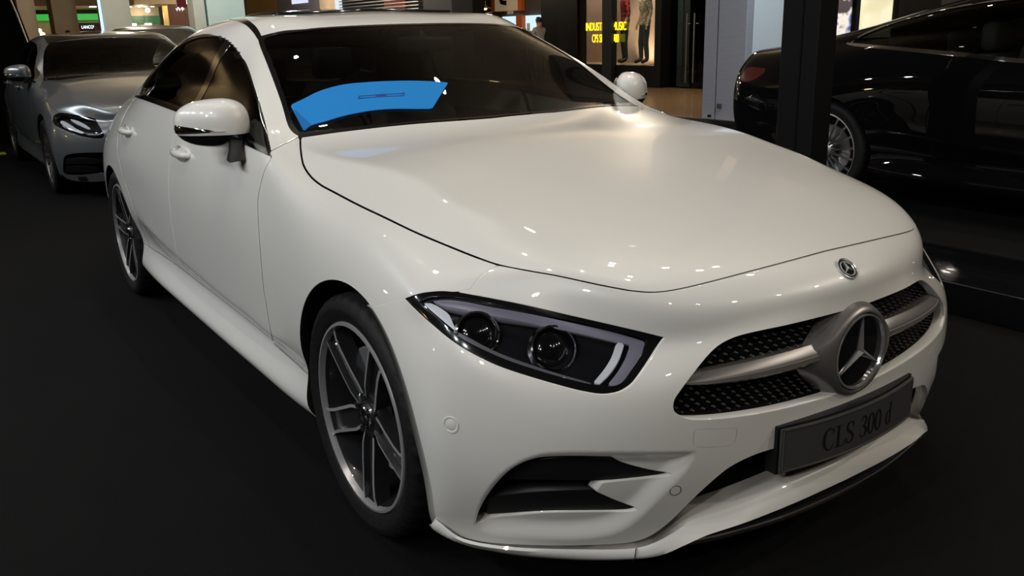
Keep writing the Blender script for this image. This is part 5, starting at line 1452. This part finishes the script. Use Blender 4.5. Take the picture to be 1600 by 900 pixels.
def poster(x0, x1, z0, z1, name, label, cols):
    m = bpy.data.materials.new(name+'_print'); m.use_nodes = True; nt = m.node_tree; b = nt.nodes['Principled BSDF']
    tc = nt.nodes.new('ShaderNodeTexCoord'); nz = nt.nodes.new('ShaderNodeTexNoise'); nz.inputs['Scale'].default_value = 2.2; nz.inputs['Detail'].default_value = 3
    rp = nt.nodes.new('ShaderNodeValToRGB'); rp.color_ramp.interpolation = 'EASE'
    while len(rp.color_ramp.elements) < len(cols): rp.color_ramp.elements.new(.5)
    for e, (p, c) in zip(rp.color_ramp.elements, cols): e.position = p; e.color = (*c, 1)
    nt.links.new(tc.outputs['Object'], nz.inputs['Vector']); nt.links.new(nz.outputs['Fac'], rp.inputs['Fac']); nt.links.new(rp.outputs['Color'], b.inputs['Base Color']); nt.links.new(rp.outputs['Color'], b.inputs['Emission Color'])
    b.inputs['Emission Strength'].default_value = .75
    o = empty('poster', ((x0+x1)/2, Y-.06, z0)); tag(o, label, 'poster')
    h = (x1-x0)/2
    mb = MB(); mb.box((-h, 0, 0), (h, .02, z1-z0)); mb.build('backlit_sheet', m, o)
    mb = MB(); mb.box((-h-.03, .0, -.03), (h+.03, .05, 0)); mb.box((-h-.03, 0, z1-z0), (h+.03, .05, z1-z0+.03)); mb.build('frame_rail', M['black_panel'], o)
poster(-8.08, -7.80, .9, 3.0, 'figure', 'backlit poster in dark and blue tones left of the pale poster', [(.0, (.02, .02, .04)), (.42, (.05, .04, .05)), (.5, (.75, .72, .7)), (.58, (.05, .1, .3)), (1, (.6, .75, .95))])
poster(-7.62, -7.02, .9, 3.0, 'pale', 'pale cream backlit poster above the black coupe roof', [(.0, (.2, .18, .12)), (.4, (.70, .68, .45)), (.6, (.85, .83, .62)), (1, (.75, .85, .9))])
block('shop_wall', 'black facade pier behind the backlit posters', 'wall', (-8.15, Y, 0), (-6.2, Y+.3, CEIL), M['black_panel'])
block('shop_wall', 'dark brown facade beyond the black coupe roof', 'wall', (-6.2, Y, 0), (8, Y+.3, CEIL), mat('dark_brown', (.03, .02, .016), .6))
# ---- figures
def figure(name, label, cat, loc, rz, pose, skin, shirt_m, leg_m, hair=True, s=1.0, shoes=True):
    J = {'pel': (0, 0, .95), 'sp1': (0, .01, 1.10), 'sp2': (0, .0, 1.28), 'chest': (0, 0, 1.40), 'neck': (0, 0, 1.50), 'head0': (0, -.01, 1.58), 'head': (0, -.015, 1.67), 'head1': (0, -.005, 1.74)}
    R = {'pel': (.155, .11), 'sp1': (.135, .095), 'sp2': (.155, .105), 'chest': (.15, .10), 'neck': (.055, .055), 'head0': (.062, .075), 'head': (.075, .095), 'head1': (.055, .07)}
    E = [('pel', 'sp1'), ('sp1', 'sp2'), ('sp2', 'chest'), ('chest', 'neck'), ('neck', 'head0'), ('head0', 'head'), ('head', 'head1')]
    for sd, k in ((-1, 'l'), (1, 'r')):
        J['sh'+k] = (sd*.17, 0, 1.41); R['sh'+k] = (.065, .065)
        J['el'+k], J['wr'+k] = pose['el'+k], pose['wr'+k]; R['el'+k] = (.043, .043); R['wr'+k] = (.028, .030)
        J['hp'+k] = (sd*.09, 0, .88); R['hp'+k] = (.085, .09)
        J['kn'+k] = pose.get('kn'+k, (sd*.10, -.02, .49)); J['an'+k] = pose.get('an'+k, (sd*.11, .02, .09)); J['to'+k] = tuple(np.array(J['an'+k])+np.array((sd*.02, -.16, -.055)))
        R['kn'+k] = (.058, .06); R['an'+k] = (.04, .042); R['to'+k] = (.038, .028)
        E += [('chest', 'sh'+k), ('sh'+k, 'el'+k), ('el'+k, 'wr'+k), ('pel', 'hp'+k), ('hp'+k, 'kn'+k), ('kn'+k, 'an'+k), ('an'+k, 'to'+k)]
        w = np.array(J['wr'+k]); d = w-np.array(J['el'+k]); d /= np.linalg.norm(d)
        sidev = np.cross(d, (0, 0, 1.0) if abs(d[2]) < .9 else (0, 1, 0)); sidev /= np.linalg.norm(sidev); nrm = np.cross(sidev, d)
        J['pm'+k] = tuple(w+d*.06); R['pm'+k] = (.034, .018); E.append(('wr'+k, 'pm'+k))
        for f, (o, L) in enumerate(((-.028, .055), (-.010, .070), (.010, .075), (.027, .065), (.042, .045))):
            if f == 4: b_ = w+d*.03+sidev*.034; t_ = b_+d*.03+sidev*.025
            else: b_ = w+d*.085+sidev*o; t_ = b_+d*L*.8+nrm*.018
            J['fb%d%s' % (f, k)] = tuple(b_); J['ft%d%s' % (f, k)] = tuple(t_); R['fb%d%s' % (f, k)] = R['ft%d%s' % (f, k)] = (.0085, .0085)
            E += [('pm'+k, 'fb%d%s' % (f, k)), ('fb%d%s' % (f, k), 'ft%d%s' % (f, k))]
    ks = list(J); ix = {k: i for i, k in enumerate(ks)}
    me = bpy.data.meshes.new('t'); me.from_pydata([J[k] for k in ks], [(ix[a], ix[b]) for a, b in E], [])
    ob = bpy.data.objects.new('t', me); COL.objects.link(ob)
    ob.modifiers.new('sk', 'SKIN'); sb = ob.modifiers.new('sb', 'SUBSURF'); sb.levels = 2
    sv = me.skin_vertices[0].data
    for k in ks: sv[ix[k]].radius = R[k]; sv[ix[k]].use_root = (k == 'pel')
    dg = bpy.context.evaluated_depsgraph_get(); dg.update()
    bmh = bpy.data.meshes.new_from_object(ob.evaluated_get(dg)); bpy.data.objects.remove(ob)
    bmh.materials.clear(); bmh.materials.append(skin)
    bmh.polygons.foreach_set('use_smooth', [True]*len(bmh.polygons)); bmh.name = name
    root = link(name, bmh); root.location = loc; root.rotation_euler = (0, 0, rz); root.scale = (s, s, s); tag(root, label, cat)
    n = len(bmh.vertices); co = np.empty(n*3); bmh.vertices.foreach_get('co', co); co = co.reshape(-1, 3); nn = np.empty(n*3); bmh.vertices.foreach_get('normal', nn); nn = nn.reshape(-1, 3)
    def garment(nm, test, m, off):
        keepf = [tuple(p.vertices) for p in bmh.polygons if all(test(co[i]) for i in p.vertices)]
        if not keepf: return
        us = sorted({i for f in keepf for i in f}); mp = {i: j for j, i in enumerate(us)}
        mesh(nm, co[us]+nn[us]*off, [tuple(mp[i] for i in f) for f in keepf], m, root, smooth=True)
    wl = [np.array(J['elr']), np.array(J['ell'])]
    far_hand = lambda p: (abs(p[0]) < .195 and pose.get('sleeve', .16) > .12) or min(np.linalg.norm(p-np.array(J['wrl'])), np.linalg.norm(p-np.array(J['wrr']))) > pose.get('sleeve', .16)
    garment('shirt', lambda p: .86 < p[2] < 1.47 and far_hand(p) and not (abs(p[0]) < .05 and p[2] > 1.455), shirt_m, .014)
    garment('trousers', lambda p: .10 < p[2] < .93 and abs(p[0]) < .19 and far_hand(p), leg_m, .010)
    if shoes: garment('shoe', lambda p: p[2] < .11, M['satin_black'], .008)
    if hair: garment('hair', lambda p: p[2] > 1.60 and (p[1] > -.055 or p[2] > 1.73), M['hair'], .012)
    # face
    mb = MB(); mb.add([(-.012, -.105, 1.645), (.012, -.105, 1.645), (0, -.128, 1.648), (0, -.10, 1.69)], [(0, 2, 1), (0, 3, 2), (1, 2, 3)]); mb.build('nose', skin, root)
    for sx in (-1, 1):
        mb = MB(); mb.lathe([(.0, -.009), (.009, 0), (.0, .009)], 8, (sx*.032, -.098, 1.685), 'y'); mb.build('eye', M['hair'], root, smooth=True)
    mb = MB(); mb.cbox((0, -.096, 1.615), (.045, .012, .008)); mb.build('mouth', mat('lips', (.3, .1, .08), .5), root)
    return root
hang = {'ell': (-.25, .03, 1.13), 'wrl': (-.26, -.06, .90), 'elr': (.25, .03, 1.13), 'wrr': (.26, -.06, .90), 'sleeve': .16}
plaid = bpy.data.materials.new('red_plaid'); plaid.use_nodes = True
nt = plaid.node_tree; tc = nt.nodes.new('ShaderNodeTexCoord'); ck = nt.nodes.new('ShaderNodeTexChecker'); ck.inputs['Scale'].default_value = 18; ck.inputs['Color1'].default_value = (.42, .015, .02, 1); ck.inputs['Color2'].default_value = (.03, .008, .01, 1)
nt.links.new(tc.outputs['Object'], ck.inputs['Vector']); nt.links.new(ck.outputs['Color'], nt.nodes['Principled BSDF'].inputs['Base Color'])
figure('mannequin', 'shop window mannequin in a red checked shirt beside the mullion', 'mannequin', (-14.42, 12.78, .48), -.5, hang, M['mann_skin'], plaid, M['jeans'])
figure('mannequin', 'shop window mannequin in a patterned cream shirt and dark jeans', 'mannequin', (-13.68, 12.74, .48), -.3, {**hang, 'knl': (-.12, -.04, .49), 'anl': (-.17, .0, .09), 'sleeve': .30}, M['mann_skin'], noise_mat('patterned_shirt', (.62, .50, .36), (.03, .025, .02), 26, .8, detail=2), M['jeans'])
figure('person', 'dark-haired person holding up a sheet of paper by the snack bar', 'person', (-16.48, 11.75, -.008), -1.3, {'ell': (-.24, -.12, 1.16), 'wrl': (-.14, -.36, 1.34), 'elr': (.24, -.12, 1.16), 'wrr': (.12, -.36, 1.36), 'sleeve': .1}, M['skin'], mat('grey_top', (.35, .33, .32), .8), M['jeans'], s=.93)
sh_ = block('paper_sheet', 'white sheet of paper held by the person at the snack bar', 'paper', (-16.88, 11.66, 1.24), (-16.75, 11.665, 1.47), M['paper'])
figure('person', 'dark-haired person near the pale column above the silver saloon roof', 'person', (-23.4, 2.72, -.008), 1.4, hang, M['skin'], mat('dark_top', (.04, .035, .04), .8), M['jeans'], s=.99)
figure('person', 'person seen from behind at the cosmetics counter', 'person', (-24.0, 2.12, -.008), -1.5, hang, M['skin'], mat('black_top', (.02, .02, .022), .8), M['jeans'], s=.93)
# shop lights and added fill lamps
spot('window_spot', (-14.2, 12.5, 3.0), 130, (1, .80, .55), 90, .04, (-14.0, 12.9, .9))
spot('window_spot', (-15.9, 12.7, 3.2), 70, (1, .74, .62), 110, .04, (-16.2, 13.4, 1.2))
spot('window_uplight', (-14.15, 12.9, .55), 40, (1, .78, .5), 110, .03, (-14.2, 13.4, 1.0))
spot('panel_wash', (-3.2, 7.2, 5.2), 700, (.85, .95, 1), 34, .08, (-6.47, 8.6, 1.4))  # unseen spot added to brighten the white column
spot('column_wash', (-5.0, 6.6, 4.8), 150, (.85, .92, 1), 50, .1, (-7.0, 9.0, 1.4))  # unseen spot added to lift the column faces
def pt(loc, e, col, r=.15):
    l = bpy.data.lights.new('shop_lamp', 'POINT'); l.energy = e; l.color = col; l.shadow_soft_size = r; o = bpy.data.objects.new('shop_lamp', l); COL.objects.link(o); o.location = loc
pt((-18.2, 11.6, 2.6), 50, (1, .75, .45)); pt((-31.0, 4.6, 2.3), 80, (1, .85, .65)); pt((-18.5, 2.5, 3.6), 220, (1, .88, .7)); pt((-17.0, 5.5, 3.6), 180, (.9, 1, .95)); pt((-34.4, 6.3, 2.2), 22, (1, .9, .7)); pt((-30.5, 7.8, 2.6), 70, (1, .85, .65)); pt((-30, 10.5, 3.2), 200, (1, .9, .75))
pt((-10, 9.9, 3.5), 330, (1, .85, .65)); pt((-6, -12.5, 2.6), 30, (1, .75, .4)); pt((-12, -12.0, 2.6), 60, (1, .75, .4))  # unseen lamps added: brighten the tile floor, warm the left wall for window reflections
